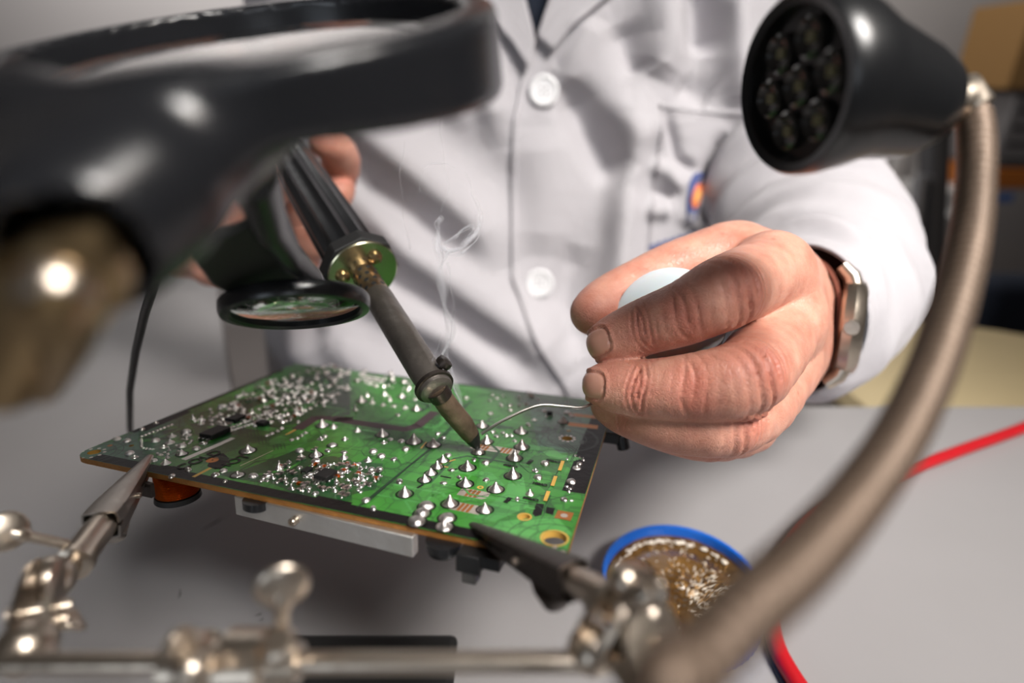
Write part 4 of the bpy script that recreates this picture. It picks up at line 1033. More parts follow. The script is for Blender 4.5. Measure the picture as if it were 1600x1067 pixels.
# wristwatch ----------------------------------------------------------
def watch():
    a, b = P(1234, 500, 23.0), P(1239, 500, 25.2); ax = (b-a).normalized(); c = P(1236, 500, 24.0)
    t = thing('wristwatch', 'steel wristwatch with brown leather strap on the wrist at the sleeve cuff', 'wristwatch', c)
    up = (P(1247, 420, 23.9)-c).normalized(); up = (up-ax*up.dot(ax)).normalized(); sd = ax.cross(up)
    if sd.x < 0: sd = -sd
    lea = mat('brown_leather', '#7a4636', .5, 0, .5, 40, .25, 12)
    vs = []; N = 64
    for k in range(N):
        q = 2*math.pi*k/N; e = (abs(math.cos(q))**2.4/1.62**2.4+abs(math.sin(q))**2.4/2.5**2.4)**(-1/2.4)
        for r_, h_ in ((0, -.9), (.16, -.9), (.22, 0), (.16, .9), (0, .9)):
            vs.append(c+(sd*math.cos(q)+up*math.sin(q))*(e+r_)+ax*h_)
    fs = [[k*5+i, k*5+(i+1) % 5, ((k+1) % N)*5+(i+1) % 5, ((k+1) % N)*5+i] for k in range(N) for i in range(5)]
    MB().add(vs, fs).build('strap', lea, t)
    cc = c+sd*1.72-up*.05; n = (sd).normalized()
    cs = MB().add(*lathe(cc, n, [(0, 0), (1.75, 0), (1.95, .12), (2.0, .45), (1.8, .75), (1.6, .85), (1.55, .78), (0, .78)], 56)).build('watch_case', M['chrome'], t)
    MB().add(*lathe(cc+n*.79, n, [(0, .06), (1.5, .04), (1.55, 0)], 48)).build('crystal', mat('watch_crystal', '#20252c', .05, 0, Coat_Weight=1.0), cs)
    for s_ in (-1, 1):
        for h_ in (-.75, .75):
            q0 = cc+up*s_*1.6+ax*h_+n*.35; q1 = cc+up*s_*2.35+ax*h_-n*.15
            o = MB().add(*tube([q0, (q0+q1)/2+n*.12, q1], [.32, .3, .24], 14)).build('lug', M['chrome'], cs)
    MB().add(*lathe(cc+n*.4-ax*1.95, -ax, [(0, 0), (.28, 0), (.3, .1), (.3, .3), (.26, .36), (0, .36)], 20)).build('crown', M['chrome'], cs)
watch()

# white solder tube held in the hand ---------------------------------
def spool():
    c = P(1046, 500, 17.05); n = (Vector((0, 0, H))-c).normalized(); n = (n+Vector((-.12, 0, .25))).normalized()
    t = thing('solder_spool', 'round white plastic solder spool held between thumb and fingers', 'spool', c)
    m = mat('milky_plastic', '#dcdfe2', .4, 0, .05, 10, .02, Subsurface_Weight=.2)
    MB().add(*lathe(c, n, [(0, -.7), (1.5, -.7), (1.58, -.64), (1.58, -.52), (1.1, -.48), (1.1, -.14), (1.58, -.10), (1.62, -.04), (1.60, .03), (1.5, .08), (0, .10)], 64)).build('reel', m, t)
    MB().add(*lathe(c, n, [(1.1, -.46), (1.4, -.46), (1.42, -.3), (1.4, -.16), (1.1, -.16)], 48)).build('wound_solder', M['solder'], t)
spool()

# ------------------------------------------------------------------ magnifier with its swing-out lens
def glass(name, tint, ior=1.5, rough=0.0):
    g = NT(name); b = g.b; b.inputs['Base Color'].default_value = lin(tint); b.inputs['Transmission Weight'].default_value = 1; b.inputs['Roughness'].default_value = rough; b.inputs['IOR'].default_value = ior
    return g.m
def magnifier():
    N_ = P(320, 108, 6.3); F_ = P(420, 8, 12.0); c = (N_+F_)/2; a = (F_-N_)/2; R = a.length
    Rr = P(712, 4, 9.6)-c; b = (Rr-a*(Rr.dot(a)/a.length_squared)); b = b.normalized()*R*1.04; nn = a.cross(b).normalized()
    if nn.z > 0: nn = -nn          # points down, below the lens
    t = thing('magnifying_lamp', 'large black magnifying lamp looming across the top left', 'magnifier', c+nn*2)
    a1, b1 = a.normalized(), b.normalized()
    E0 = P(150, 385, 5.9); E0b = P(60, 250, 5.6)
    A_ = np.array([c.x, c.y, c.z]); n_ = np.array(nn)
    neck = [np.array([(*(c-a*.86+nn*.8), .62), (*P(330, 215, 6.9), .68), (*P(225, 292, 6.2), .84), (*P(150, 350, 5.8), .76)]),
            np.array([(*(c-b*.72-a*.62+nn*.7), .5), (*P(75, 190, 6.9), .5), (*P(95, 280, 6.2), .6), (*P(140, 350, 5.8), .72)])]
    def sdf(X):
        d = X-A_; h = d@n_; rad = d-h[..., None]*n_; r = np.linalg.norm(rad, axis=-1)
        # housing wall: thin at the far side, tall at the near side
        an = rad@np.array(a1)/np.maximum(r, 1e-4)       # +1 far, -1 near
        bn = rad@np.array(b1)/np.maximum(r, 1e-4)
        hh = .27+.13*np.clip(.8-an, 0, 1.0)+.24*np.clip(bn, 0, 1)**1.5
        rc = R+.02+.10*np.clip(.3-an, 0, 1)
        q1 = np.abs(r-rc)-.16; q2 = np.abs(h-hh)-hh+.12
        q = np.minimum(np.maximum(q1, q2), 0)+np.sqrt(np.maximum(q1, 0)**2+np.maximum(q2, 0)**2)-.16
        for c_ in neck: q = smin(q, chain_sd(X, c_), .55)
        # hollow mouth of the neck
        p0, p1 = np.array(P(140, 362, 5.7)), np.array(P(85, 470, 4.9)); ax = (p1-p0)/np.linalg.norm(p1-p0); e = X-p0; tt = e@ax; rr = np.linalg.norm(e-tt[..., None]*ax, axis=-1)
        cyl = np.maximum(rr-.62, -(tt+.5)); q = np.maximum(q, -cyl)
        q = np.maximum(q, tt-.62)
        # keep the inside of the ring open above the lens
        bore = np.maximum(r-(R-.16), -(h+3.0)); bore = np.maximum(bore, h-1.0); q = np.maximum(q, -bore)
        return q
    lo = A_-np.array([7.5, 7.5, 6]); hi = A_+np.array([6.5, 7, 4.5])
    v, f = nets(sdf, lo, hi, .085)
    mesh_np('housing', v, f, [mat('glossy_black_plastic', '#1c1d20', .26, 0, .06, 10, .05)], t)
    # lens
    MB().add(*lathe(c+nn*.42, -nn, [(0, -.22), (R*.5, -.17), (R-.1, -.02), (R-.1, .04), (R*.5, .19), (0, .24)], 64)).build('lens', glass('clear_lens', '#f4f6f4'), t)
    # brass pivot seen inside the neck's mouth
    p0, p1 = P(150, 372, 5.6), P(80, 500, 4.9); d = (p1-p0).normalized()
    j = MB().add(*lathe(p0, d, [(0, 0), (.3, 0), (.3, .35), (.45, .4), (.45, .62), (.25, .7), (.25, 1.2), (0, 1.2)], 32)).build('pivot', M['brass'], t)
    MB().add(*sph(P(92, 455, 5.1), .33, 24, 16)).build('ball', M['chrome'], j)
    MB().add(*tube([P(60, 400, 5.4), P(40, 480, 5.6), P(-10, 600, 6.0)], [.5, .46, .40], 24)).build('support_arm', M['brass'], t)
    MB().add(*tube([P(120, 470, 5.3), P(95, 540, 5.8), P(60, 600, 6.5)], [.28, .26, .24], 20)).build('support_arm', M['brass'], t)
    # swing-out small lens under the housing
    cc = P(464, 478, 13.9); x = (P(574, 474, 13.6)-P(354, 482, 14.2)); r = x.length/2*.94; x.normalize()
    v = (cc-Vector((0, 0, H))).normalized(); up = (Vector((0, 0, 1))-x*x.z).normalized(); nr = None
    # ring tilt: 58 px tall against 220 px wide -> 15 degrees to the line of sight
    s_ = x.cross(v).normalized(); nr = (s_*math.cos(math.radians(15))+(-v)*math.sin(math.radians(15))).normalized()
    if s_.z > 0: nr = (-s_*math.cos(math.radians(15))+(-v)*math.sin(math.radians(15))).normalized()
    if nr.z > 0: pass
    o = MB().add(*lathe(cc, nr, [(r-.26, -.14), (r-.04, -.16), (r, -.1), (r, .1), (r-.04, .2), (r-.2, .22), (r-.26, .16)], 64, closed=True)).build('small_lens_ring', M['black_plastic'], t)
    MB().add(*lathe(cc, nr, [(0, -.2), (r*.5, -.16), (r-.25, -.03), (r-.25, .03), (r*.5, .16), (0, .2)], 56)).build('small_lens', glass('small_clear_lens', '#e8efe8', 1.45), o)
    # bracket that carries it: dark green-grey cover and arm
    bm_ = mat('dark_bracket', '#1f221b', .5, 0, .1, 10, .1)
    def hull(pts, th):
        P0 = [Vector(q) for q in pts]; n = (P0[1]-P0[0]).cross(P0[2]-P0[0]).normalized(); m = len(P0)
        vs = [q+n*th/2 for q in P0]+[q-n*th/2 for q in P0]
        return vs, [list(range(m)), list(range(2*m-1, m-1, -1))]+[[i, (i+1) % m, m+(i+1) % m, m+i] for i in range(m)]
    q = MB().add(*hull([P(300, 400, 11.0), P(345, 360, 10.8), P(420, 330, 10.8), P(462, 395, 12.2), P(500, 425, 13.2), P(372, 462, 13.4), P(330, 440, 12.2)], .3)).build('lens_bracket', bm_, t); bev(q, .1)
    q = MB().add(*tube([P(395, 260, 9.6), P(418, 340, 10.8), P(455, 400, 12.2), P(495, 436, 13.3)], [.75, .62, .42, .26], 24, sx=.55)).build('lens_arm', M['black_plastic'], t)
    # cable
    cb = MB().add(*tube([P(245, 430, 15), P(226, 490, 17.5), P(212, 550, 20), P(203, 610, 23), P(203, 668, 26), onz(210, 700)+Vector((0, 0, .15)), onz(260, 730)+Vector((0, 0, .15))], .13, 12)).build('lamp_cable', M['black_rubber'], t)
magnifier()

# ------------------------------------------------------------------ gooseneck lamp at the right
def gooseneck():
    c = P(1236, 136, 10.6); nx = (P(1160, 155, 9.75)-c).normalized(); vw = (Vector((0, 0, H))-c).normalized()
    sidev = Vector((-1, 0, -.12)); sidev = (sidev-vw*sidev.dot(vw)).normalized()
    n = (vw*.60+sidev*.80).normalized()
    t = thing('gooseneck_lamp', 'black round led lamp head on a ribbed metal gooseneck at the right', 'lamp', (1.5, 1.5, 0))
    R = 1.58
    blk = mat('satin_black', '#141517', .3, 0, .08, 15, .1)
    back = P(1476, 165, 10.9); ax = (back-c); L = ax.length; ax.normalize()
    # head: ring at the front blending into a cone behind
    x, y, _ = frame(n); vs = []; NN = 56
    prof = [(1.36, -.02, 0), (1.52, .04, 0), (R, -.05, 0), (R+.02, -.35, 0), (1.56, -.75, .12), (1.48, -1.0, .32), (1.25, -1.2, .55), (1.02, 0, .76), (.78, 0, .92), (.45, 0, 1.0)]
    for r_, h_, m_ in prof:
        ctr = (c+n*h_)*(1-m_)+(c+ax*L*m_)*m_ if m_ < .7 else c+ax*L*m_
        zz = (n*(1-m_)-ax*m_).normalized() if m_ else n
        xx = (x-zz*x.dot(zz)).normalized(); yy = zz.cross(xx)
        for k in range(NN): q = 2*math.pi*k/NN; vs.append(ctr+(xx*math.cos(q)+yy*math.sin(q))*r_)
    fs = [[i*NN+k, i*NN+(k+1) % NN, (i+1)*NN+(k+1) % NN, (i+1)*NN+k] for i in range(len(prof)-1) for k in range(NN)]
    fs.append([(len(prof)-1)*NN+k for k in range(NN)])
    MB().add(vs, fs).build('lamp_head', blk, t, sharp=50)
    f = MB().add(*lathe(c+n*-.25, n, [(0, 0), (1.38, 0), (1.38, .22), (1.34, .22), (1.3, .03), (0, .03)], 48)).build('led_face', mat('dark_reflector', '#1b1a19', .25, .3), t)
    lm = mat('led_lens', '#2a2724', .2, .1, Coat_Weight=.6); lc = mat('led_chip', '#6e6848', .4)
    for k in range(7):
        q = k*math.pi/3+.3; p = c-n*.22+(x*math.cos(q)+y*math.sin(q))*(.82 if k < 6 else 0)
        o = MB().add(*lathe(p, n, [(.33, 0), (.36, .12), (.3, .16), (.24, .06), (.1, .03), (0, .03)], 24)).build('led', lm, f)
        MB().add(*box(p+n*.06, .09, .09, .03, (x, y, n))).build('led_chip', lc, o)
    MB().add(*tube([back-ax*.1, P(1500, 158, 11.0), P(1520, 178, 10.9)], [.44, .5, .40], 28)).build('joint', M['chrome'], t)
    # ribbed tube
    pts = [(1508,165,11.0),(1522,185,10.8),(1526,250,10.4),(1520,340,9.9),(1503,430,9.2),(1470,540,8.3),(1435,625,7.6),(1392,705,6.9),(1330,790,6.2),(1250,880,5.5),(1160,960,5.0),(1085,1040,4.7),(1010,1130,4.5)]
    path = [tuple(P(*q)) for q in pts]+[(.6, 2.6, 9), (.9, 2.0, 5), (1.4, 1.6, 1.2)]
    sp_ = [Vector(q) for q in spline(path, 40)]
    # even spacing for the rings
    cum = [0]
    for a_, b_ in zip(sp_[:-1], sp_[1:]): cum.append(cum[-1]+(b_-a_).length)
    tot = cum[-1]; st = .045; nsm = int(tot/st); arr = np.array(sp_)
    ev = [Vector([np.interp(i*st, cum, arr[:, k]) for k in range(3)]) for i in range(nsm)]
    rad = [0.28+.034*math.cos(i*math.pi/2) for i in range(nsm)]
    MB().add(*tube(ev, rad, 26)).build('gooseneck', mat('neck_steel', '#6a5a4d', .5, .5, .3, 40, .15, 10), t, sharp=180)
    MB().add(*lathe((1.5, 1.5, 0), (0, 0, 1), [(2.2, 0), (2.3, .1), (2.3, .8), (2.0, 1.1), (.5, 1.2), (.5, 1.5), (0, 1.5)], 40)).build('base', M['matte_black'], t)
gooseneck()

# ------------------------------------------------------------------ helping-hand stand
def stand():
    t = thing('helping_hand_stand', 'nickel helping hand stand with crossbar, thumbscrews and two clips gripping the board', 'clamp stand', (-4.7, 9, 0))
    ch = M['chrome']
    # base plate
    o = MB().add(*box((-5.2, 9.1, .25), 3.3, 5.1, .25)).build('base_plate', M['matte_black'], t); bev(o, .3, 4)
    A = P(28, 1036, 8.7); B = P(1002, 1034, 8.5); d = (B-A).normalized(); x, y, _ = frame(d)
    MB().add(*tube([A-d*.2, B+d*.2], .165, 24)).build('crossbar', ch, t)
    Cn = A+d*((P(380, 1036, 8.6)-A).dot(d))
    MB().add(*tube([Cn+Vector((0, 0, -.4)), Vector((Cn.x, Cn.y, .5))], .26, 24)).build('post', ch, t)
    # centre clamp: two knuckles, screws
    kb = MB()
    kb.add(*lathe(Cn-d*1.15, d, [(0, 0), (.36, 0), (.46, .08), (.46, .6), (.34, .68), (.34, .85), (.5, .92), (.5, 1.5), (.36, 1.58), (.28, 2.0), (0, 2.0)], 36))
    kb.add(*sph(Cn+Vector((0, -.1, -.25)), .52, 28, 18))
    cb = kb.build('clamp_block', ch, t)
    def thumb_screw(p, q, rd, hd, nm='thumb_screw', face=None, par=t, stem=.12):
        """threaded stem from p to q with a flat paddle of radius rd at q"""
        p, q = Vector(p), Vector(q); ax = (q-p).normalized(); L = (q-p).length; m = MB(); n = int(L/.05)
        m.add(*tube([p+ax*(L*i/n) for i in range(n+1)], [stem+.012*(i % 2) for i in range(n+1)], 18))
        fz = Vector(face) if face is not None else (Vector((0, 0, H))-q); fz = (fz-ax*fz.dot(ax)).normalized(); sx_ = fz.cross(ax)
        m.add(*sph(q+ax*rd*.75, rd, 28, 18, (sx_, ax, fz), (1, 1, .30)))
        m.add(*lathe(q-ax*.02, ax, [(stem*1.1, -.1), (stem*1.7, 0), (stem*1.7, .12), (stem, .3)], 18))
        return m.build(nm, ch, par)
    thumb_screw(P(440, 1005, 8.6), P(441, 940, 8.35), .38, 0, stem=.10)
    thumb_screw(P(330, 1030, 8.6), P(290, 1010, 8.0), .22, 0, stem=.10)
    MB().add(*sph(P(300, 1045, 7.9), .26, 24, 16)).build('nut', ch, cb)
    MB().add(*sph(P(285, 1005, 8.6), .25, 24, 16)).build('nut', ch, cb)
    MB().add(*lathe(P(440, 1010, 8.35), (0, -.3, 1), [(0, -.2), (.2, -.2), (.24, -.14), (.24, .14), (.18, .2), (0, .2)], 24)).build('nut', ch, cb)
    # an alligator clip
    def clip(tip, rear, wid, jaw_m, spread, up, name='alligator_clip'):
        tip, rear = Vector(tip), Vector(rear); ax = (rear-tip); L = ax.length; ax.normalize(); up = Vector(up); up = (up-ax*up.dot(ax)).normalized(); sd = ax.cross(up)
        fer = MB().add(*lathe(rear, ax, [(0, -.1), (wid*.50, -.1), (wid*.52, .0), (wid*.52, 1.25), (wid*.60, 1.3), (wid*.60, 1.5), (wid*.4, 1.55), (0, 1.55)], 32)).build(name, ch, t)
        for s_ in (1, -1):
            vs = []; nL = 16; nc = 9
            for i in range(nL+1):
                f_ = i/nL; w2 = (.10+(wid*.62-.10)*min(1, f_*1.25)**.9); hgt = .06+(spread)*f_**.85; dep = .05+.26*min(1, f_*1.5)
                if f_ > .8: dep *= 1-(f_-.8)*1.5
                for sh in (0, .045):
                    for k in range(nc):
                        q = math.pi*k/(nc-1); cx = math.cos(q)*(w2-sh); cz = (abs(math.sin(q))**.6)*(.10-sh)
                        base_ = hgt-dep if k in (0, nc-1) else hgt
                        tooth = .035*(1 if (i % 2) else -1) if (k in (0, nc-1) and f_ < .4) else 0
                        vs.append(tip+ax*(L*f_)+sd*cx+up*s_*(max(.035 if f_ < .45 else .0, base_)+cz*(1 if k not in (0, nc-1) else 0)+tooth*.5))
            fs = []
            for i in range(nL):
                for sh in (0, 1):
                    for k in range(nc-1):
                        a_ = (i*2+sh)*nc+k; b_ = ((i+1)*2+sh)*nc+k; fs.append([a_, a_+1, b_+1, b_])
                for k in (0, nc-1):
                    a_ = i*2*nc+k; fs.append([a_, a_+nc, a_+3*nc, a_+2*nc])
            for i in (0, nL):
                for k in range(nc-1): a_ = i*2*nc+k; fs.append([a_, a_+1, a_+nc+1, a_+nc])
            MB().add(vs, fs).build('jaw', jaw_m, fer, sharp=40)
        # spring and pivot pin
        pc = tip+ax*L*.62; mm = []
        for i in range(60):
            q = i*2*math.pi/12; mm.append(pc+sd*((i/60-.5)*wid*.7)+(ax*math.cos(q)+up*math.sin(q))*.13)
        MB().add(*tube(mm, .028, 8)).build('spring', M['steel'], fer)
        MB().add(*tube([pc-sd*wid*.66, pc+sd*wid*.66], .07, 16)).build('pivot_pin', ch, fer)
        # curled finger lever below the pivot
        q0 = tip+ax*L*.72-up*(spread+.02); path = [q0, q0-up*.22+ax*.15, q0-up*.34+ax*.5, q0-up*.16+ax*.75]
        MB().add(*tube(path, [.16, .18, .2, .14], 18, sx=1.5, up=tuple(up))).build('lever', jaw_m, fer)
        return fer
    tipL = bw(*bp(233, 716), -.08)+BN*.0; rearL = P(158, 822, 13.3)
    cl = clip(tipL-(rearL-tipL).normalized()*.1, rearL, .62, M['steel'], .20, BN)
    axL = (rearL-tipL).normalized()
    je = rearL+axL*1.55
    thumb_screw(rearL+axL*.9, P(36, 836, 11.8), .40, 0, stem=.10)
    # ball joint: two cheek plates with balls between
    def joint(c0, c1, side, r_, nm='ball_joint'):
        c0, c1, side = Vector(c0), Vector(c1), Vector(side).normalized(); ax = (c1-c0).normalized(); side = (side-ax*side.dot(ax)).normalized(); z = ax.cross(side)
        m = MB(); L = (c1-c0).length
        for s_ in (-1, 1):
            vs = []; n = 40
            for k in range(n):
                q = 2*math.pi*k/n; e = ax*((math.cos(q))*(L/2+r_*.55))+z*(math.sin(q)*r_*(1.0))
                for w_ in (.16, .26): vs.append((c0+c1)/2+e*(1 if w_ < .2 else .93)+side*s_*w_)
            vs += [(c0+c1)/2+side*s_*.16, (c0+c1)/2+side*s_*.30]
            fs = [[2*k, 2*((k+1) % n), 2*((k+1) % n)+1, 2*k+1] for k in range(n)]+[[2*k, 2*((k+1) % n), 2*n] for k in range(n)]+[[2*k+1, 2*((k+1) % n)+1, 2*n+1] for k in range(n)]
            m.add(vs, fs)
        m.add(*sph(c0, r_*.62, 24, 16)); m.add(*sph(c1, r_*.62, 24, 16)); m.add(*tube([(c0+c1)/2-side*.45, (c0+c1)/2+side*.45], .13, 18))
        return m.build(nm, ch, t)
    joint(P(78, 905, 11.0), P(42, 1012, 9.2), (1, -.35, 0), .70)
    MB().add(*tube([je, P(84, 900, 11.2)], .2, 18)).build('stem', ch, t)
    thumb_screw(P(70, 955, 10.2), P(98, 965, 10.4), .26, 0, stem=.12, face=(0, .2, 1))
    # right clip, darker
    tipR = bw(*bp(742, 823), -.08); rearR = P(900, 908, 9.7)
    axR = (rearR-tipR).normalized()
    clip(tipR-axR*.12, rearR, .50, M['dark_steel'], .17, BN)
    joint(P(985, 915, 8.9), P(925, 1015, 8.6), (.9, -.2, .2), .6)
    joint(P(1010, 960, 8.7), P(1000, 1050, 8.3), (.5, .2, .9), .5)
    thumb_screw(P(960, 950, 8.5), P(1000, 930, 8.2), .26, 0, stem=.12)
    MB().add(*sph(P(975, 905, 8.5), .24, 24, 16)).build('nut', ch, t)
    MB().add(*tube([rearR+axR*1.4, P(985, 915, 8.9)], .2, 18)).build('stem', ch, t)
stand()

# ------------------------------------------------------------------ flux lid and red cable on the table
def lid():
    c = onz(1064, 902, .75); 
    wL, wR = onz(939, 885, 1.2), onz(1188, 905, 1.2); r = (wR-wL).length/2
    # centre so that the rim spans the measured width
    c = Vector(((wL.x+wR.x)/2, (wL.y+wR.y)/2, 0)); far = onz(1062, 819, 1.2); c.y = far.y-r
    t = thing('flux_lid', 'blue plastic screw lid filled with brown rosin flux on the table', 'lid', c)
    b = M['blue_plastic']; vs = []; fs = []; N = 180
    prof = [(r-.05, 0), (r-.0, .06), (r, 1.15), (r-.03, 1.2), (r-.17, 1.2), (r-.2, 1.15), (r-.2, .15), (0, .15)]
    for i, (q, h_) in enumerate(prof):
        for k in range(N):
            a = 2*math.pi*k/N; g = .03*(math.cos(a*60) > 0) if i in (1, 2) else 0; vs.append(c+Vector((math.cos(a)*(q+g), math.sin(a)*(q+g), h_)))
    fs = [[i*N+k, i*N+(k+1) % N, (i+1)*N+(k+1) % N, (i+1)*N+k] for i in range(len(prof)-1) for k in range(N)]+[list(range(N))]
    MB().add(vs, fs).build('lid_shell', b, t, sharp=40)
    # rosin: amber, scratched with crystalline streaks
    g = NT('rosin_flux'); bb = g.b; tc = g.n('ShaderNodeTexCoord')
    n1 = g.n('ShaderNodeTexNoise', i_Scale=90.0, i_Detail=5.0, i_Distortion=1.0); g.l(tc.outputs['Object'], n1.inputs[0])
    r1 = g.n('ShaderNodeValToRGB'); e = r1.color_ramp.elements; e[0].position = .35; e[0].color = lin('#3a2710'); e[1].position = .72; e[1].color = lin('#6d5029'); g.l(n1.outputs[0], r1.inputs[0])
    g.l(r1.outputs[0], bb.inputs['Base Color']); bb.inputs['Roughness'].default_value = .12; bb.inputs['Coat Weight'].default_value = 1.0; bb.inputs['Coat Roughness'].default_value = .06
    v1 = g.n('ShaderNodeTexVoronoi', i_Scale=260.0); g.l(tc.outputs['Object'], v1.inputs['Vector']); q1 = g.n('ShaderNodeBump', i_Strength=.5, i_Distance=.0008); g.l(v1.outputs['Distance'], q1.inputs['Height'])
    q2 = g.n('ShaderNodeBump', i_Strength=.4, i_Distance=.002); g.l(n1.outputs[0], q2.inputs['Height']); g.l(q1.outputs[0], q2.inputs['Normal']); g.l(q2.outputs[0], bb.inputs['Normal'])
    K = 90; rr = r-.2; vs = []; fs = []
    for i in range(K+1):
        for j in range(K+1):
            x, y = (i/K*2-1), (j/K*2-1)
            # square to disc
            xx, yy = x*math.sqrt(1-y*y/2), y*math.sqrt(1-x*x/2)
            d = math.hypot(xx, yy); z = .72+.06*math.sin(xx*9+2*math.sin(yy*5))*math.exp(-d*d*2)+.10*max(0, d-.82)*4*(1 if True else 0)-.10*math.exp(-((d-.78)/.1)**2)
            z += .05*math.sin(xx*31+yy*17)*math.sin(yy*37-xx*11)*math.exp(-((xx-.15)**2+(yy+.05)**2)/.16)
            vs.append(c+Vector((xx*rr, yy*rr, z)))
    fs = [[i*(K+1)+j, (i+1)*(K+1)+j, (i+1)*(K+1)+j+1, i*(K+1)+j+1] for i in range(K) for j in range(K)]
    f_ = MB().add(vs, fs).build('rosin', g.m, t, sharp=180)
    cr = mat('crystal_flakes', '#e6dccb', .2, 0, .2, 30, .1, Coat_Weight=.5); rnd = random.Random(3); mb = MB()
    amb = mat('amber_flakes', '#b78a4c', .2, 0, .2, 30, .2, Coat_Weight=.5)
    for k in range(330):
        if k < 190: a = rnd.gauss(.35, .9); q = abs(rnd.gauss(.25, .22)); x, y = .1+q*math.cos(a)*1.0, -.12+q*math.sin(a); dr = math.atan2(y+.3, x+.05)+rnd.gauss(0, .5)
        else: a = rnd.uniform(0, 6.28); q = rnd.uniform(.3, .9); x, y = q*math.cos(a), q*math.sin(a); dr = rnd.uniform(0, 3.1)
        if math.hypot(x, y) > .9: continue
        p = c+Vector((x*rr, y*rr, .75)); l_ = rnd.uniform(.04, .2)*(1 if k < 190 else .5); dv = Vector((math.cos(dr), math.sin(dr), rnd.uniform(-.1, .25)))
        mb.add(*tube([p-dv*l_, p+Vector((0, 0, .02)), p+dv*l_], [.006, rnd.uniform(.014, .03), .006], 6), cr if rnd.random() < .6 else amb)
    for k in range(70):      # crust along the far rim
        a = rnd.uniform(.5, 2.7); q = rnd.gauss(.885, .018); p = c+Vector((q*math.cos(a)*rr, q*math.sin(a)*rr, .78)); dv = Vector((-math.sin(a), math.cos(a), 0))*rnd.uniform(.05, .14)
        mb.add(*tube([p-dv, p, p+dv], [.01, rnd.uniform(.02, .05), .01], 6), cr)
    o = mb.build('flux_crystals', None, f_, sharp=180); o['kind'] = 'stuff'
    # red cable
    pts = [(1660, 640), (1600, 668), (1500, 704), (1400, 742), (1320, 778), (1258, 825), (1218, 885), (1203, 945), (1212, 1005), (1245, 1067), (1300, 1140)]
    path = [tuple(onz(u, v, .32)) for u, v in pts]
    o = MB().add(*tube([Vector(q) for q in spline(path, 14)], .30, 24)).build('red_cable', M['red_rubber']); tag(o, 'red test lead cable curving over the table at the right', 'cable')
    o2 = MB().add(*tube([Vector(q) for q in spline([tuple(onz(u, v, .12)) for u, v in ((1192, 962), (1200, 1010), (1222, 1060), (1260, 1120))], 12)], .11, 14)).build('black_cable', M['black_rubber']); tag(o2, 'thin black cable lying beside the red cable near the lid', 'cable')
lid()

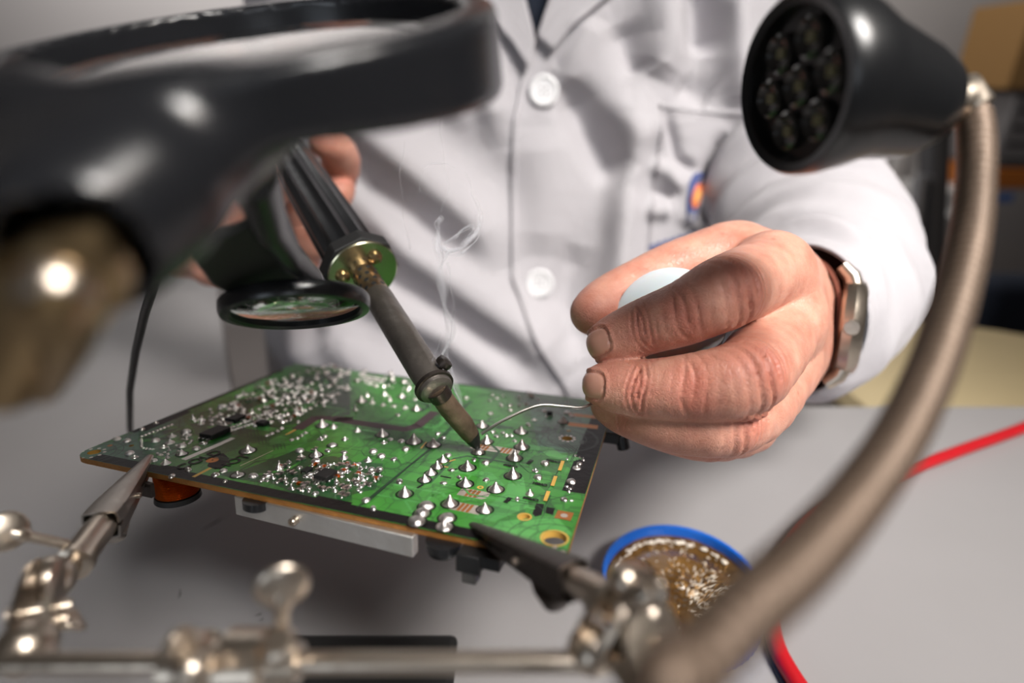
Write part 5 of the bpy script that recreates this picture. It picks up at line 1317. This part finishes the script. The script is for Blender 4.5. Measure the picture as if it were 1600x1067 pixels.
# ------------------------------------------------------------------ smoke rising from the tip
def smoke():
    g = NT('smoke'); t = g.t; t.nodes.remove(g.b); out = [n for n in t.nodes if n.type == 'OUTPUT_MATERIAL'][0]
    tr = g.n('ShaderNodeBsdfTransparent'); df = g.n('ShaderNodeBsdfTranslucent'); df.inputs[0].default_value = (.85, .85, .9, 1); d2 = g.n('ShaderNodeBsdfDiffuse'); d2.inputs[0].default_value = (.85, .85, .9, 1)
    ms = g.n('ShaderNodeMixShader'); ms.inputs[0].default_value = .5; g.l(df.outputs[0], ms.inputs[1]); g.l(d2.outputs[0], ms.inputs[2])
    lw = g.n('ShaderNodeLayerWeight', i_Blend=.5); iv = g.n('ShaderNodeMath', operation='SUBTRACT'); iv.inputs[0].default_value = 1; g.l(lw.outputs['Facing'], iv.inputs[1])
    at = g.n('ShaderNodeAttribute'); at.attribute_name = 'wisp'
    pw = g.n('ShaderNodeMath', operation='POWER'); pw.inputs[1].default_value = 2.0; g.l(iv.outputs[0], pw.inputs[0])
    m1 = g.n('ShaderNodeMath', operation='MULTIPLY'); g.l(pw.outputs[0], m1.inputs[0]); g.l(at.outputs['Fac'], m1.inputs[1])
    mx = g.n('ShaderNodeMixShader'); g.l(m1.outputs[0], mx.inputs[0]); g.l(tr.outputs[0], mx.inputs[1]); g.l(ms.outputs[0], mx.inputs[2]); g.l(mx.outputs[0], out.inputs[0])
    W = [ # strands: (u, v, radius cm, density); drawn in a plane around the tip's depth
     [(706,640,.04,.03),(694,622,.08,.12),(682,600,.10,.2),(690,560,.10,.2),(702,520,.08,.18),(695,470,.08,.16),(688,430,.07,.16),(685,395,.06,.2),(684,360,.05,.25),(690,340,.04,.2)],
     [(734,668,.02,.04),(724,640,.05,.14),(712,600,.05,.22),(700,560,.04,.2),(698,520,.04,.2),(694,470,.03,.2),(690,420,.03,.25),(700,395,.03,.3),(725,385,.035,.3),(745,360,.03,.28),(748,330,.03,.25),(738,300,.02,.18),(728,270,.02,.1)],
     [(688,385,.03,.2),(705,392,.05,.28),(728,380,.05,.26),(742,362,.04,.22),(735,352,.03,.2),(715,366,.03,.2),(700,380,.03,.2)],
     [(700,398,.02,.2),(722,395,.03,.22),(745,372,.02,.2),(752,340,.02,.2),(742,310,.02,.14)],
     [(728,655,.02,.2),(715,620,.02,.22),(704,580,.02,.22),(700,545,.02,.2),(708,500,.02,.16),(706,455,.02,.14),(698,410,.02,.14)],
     [(672,640,.02,.16),(670,600,.02,.2),(678,560,.02,.16),(690,520,.02,.12)],
     [(690,330,.02,.12),(700,290,.02,.1),(692,240,.02,.1),(688,190,.02,.08),(690,150,.02,.06)],
     [(660,160,.02,.12),(680,150,.02,.2),(695,165,.025,.22),(708,172,.02,.2),(712,160,.02,.16),(700,145,.02,.12)],
     [(748,120,.015,.12),(742,95,.015,.14),(730,80,.015,.08)],
     [(640,390,.015,.08),(630,330,.015,.1),(626,270,.015,.08),(632,220,.015,.05)],
     [(655,300,.015,.1),(664,262,.015,.1),(690,255,.015,.08),(712,262,.015,.06)],
    ]
    vs = []; fs = []; dn = []; rnd = random.Random(2)
    for w_ in W:
        for rep in range(2 if w_[0][2] > .02 else 1):
            ph = rnd.uniform(0, 6); q = spline(w_, 10); path = []; rad = []; dd = []
            for i, (u, v, r_, de) in enumerate(q):
                du = (rep*6)*math.sin(i*.21+ph); path.append(P(u+du+1.5*math.sin(i*.5+ph), v, 15.6+1.2*math.sin(v*.012+rep))); rad.append(r_*(2.1 if rep == 0 else 1.0)*(.8+.3*math.sin(i*.37+ph))); dd.append(1.5*de*(1.0 if rep == 0 else 1.3)*(.7+.3*math.sin(i*.29+ph)))
            a, b = tube(path, rad, 14, cap=False); o = len(vs); vs += a; fs += [[x+o for x in k] for k in b]
            for i in range(len(path)): dn += [dd[i]]*14
    mb = MB(); mb.add(vs, fs); o = mb.build('smoke', g.m, None, sharp=180); a = o.data.attributes.new('wisp', 'FLOAT', 'POINT'); a.data.foreach_set('value', np.array(dn, np.float32))
    tag(o, 'thin curling wisps of white smoke rising from the iron tip', 'smoke', None, 'stuff')
smoke()
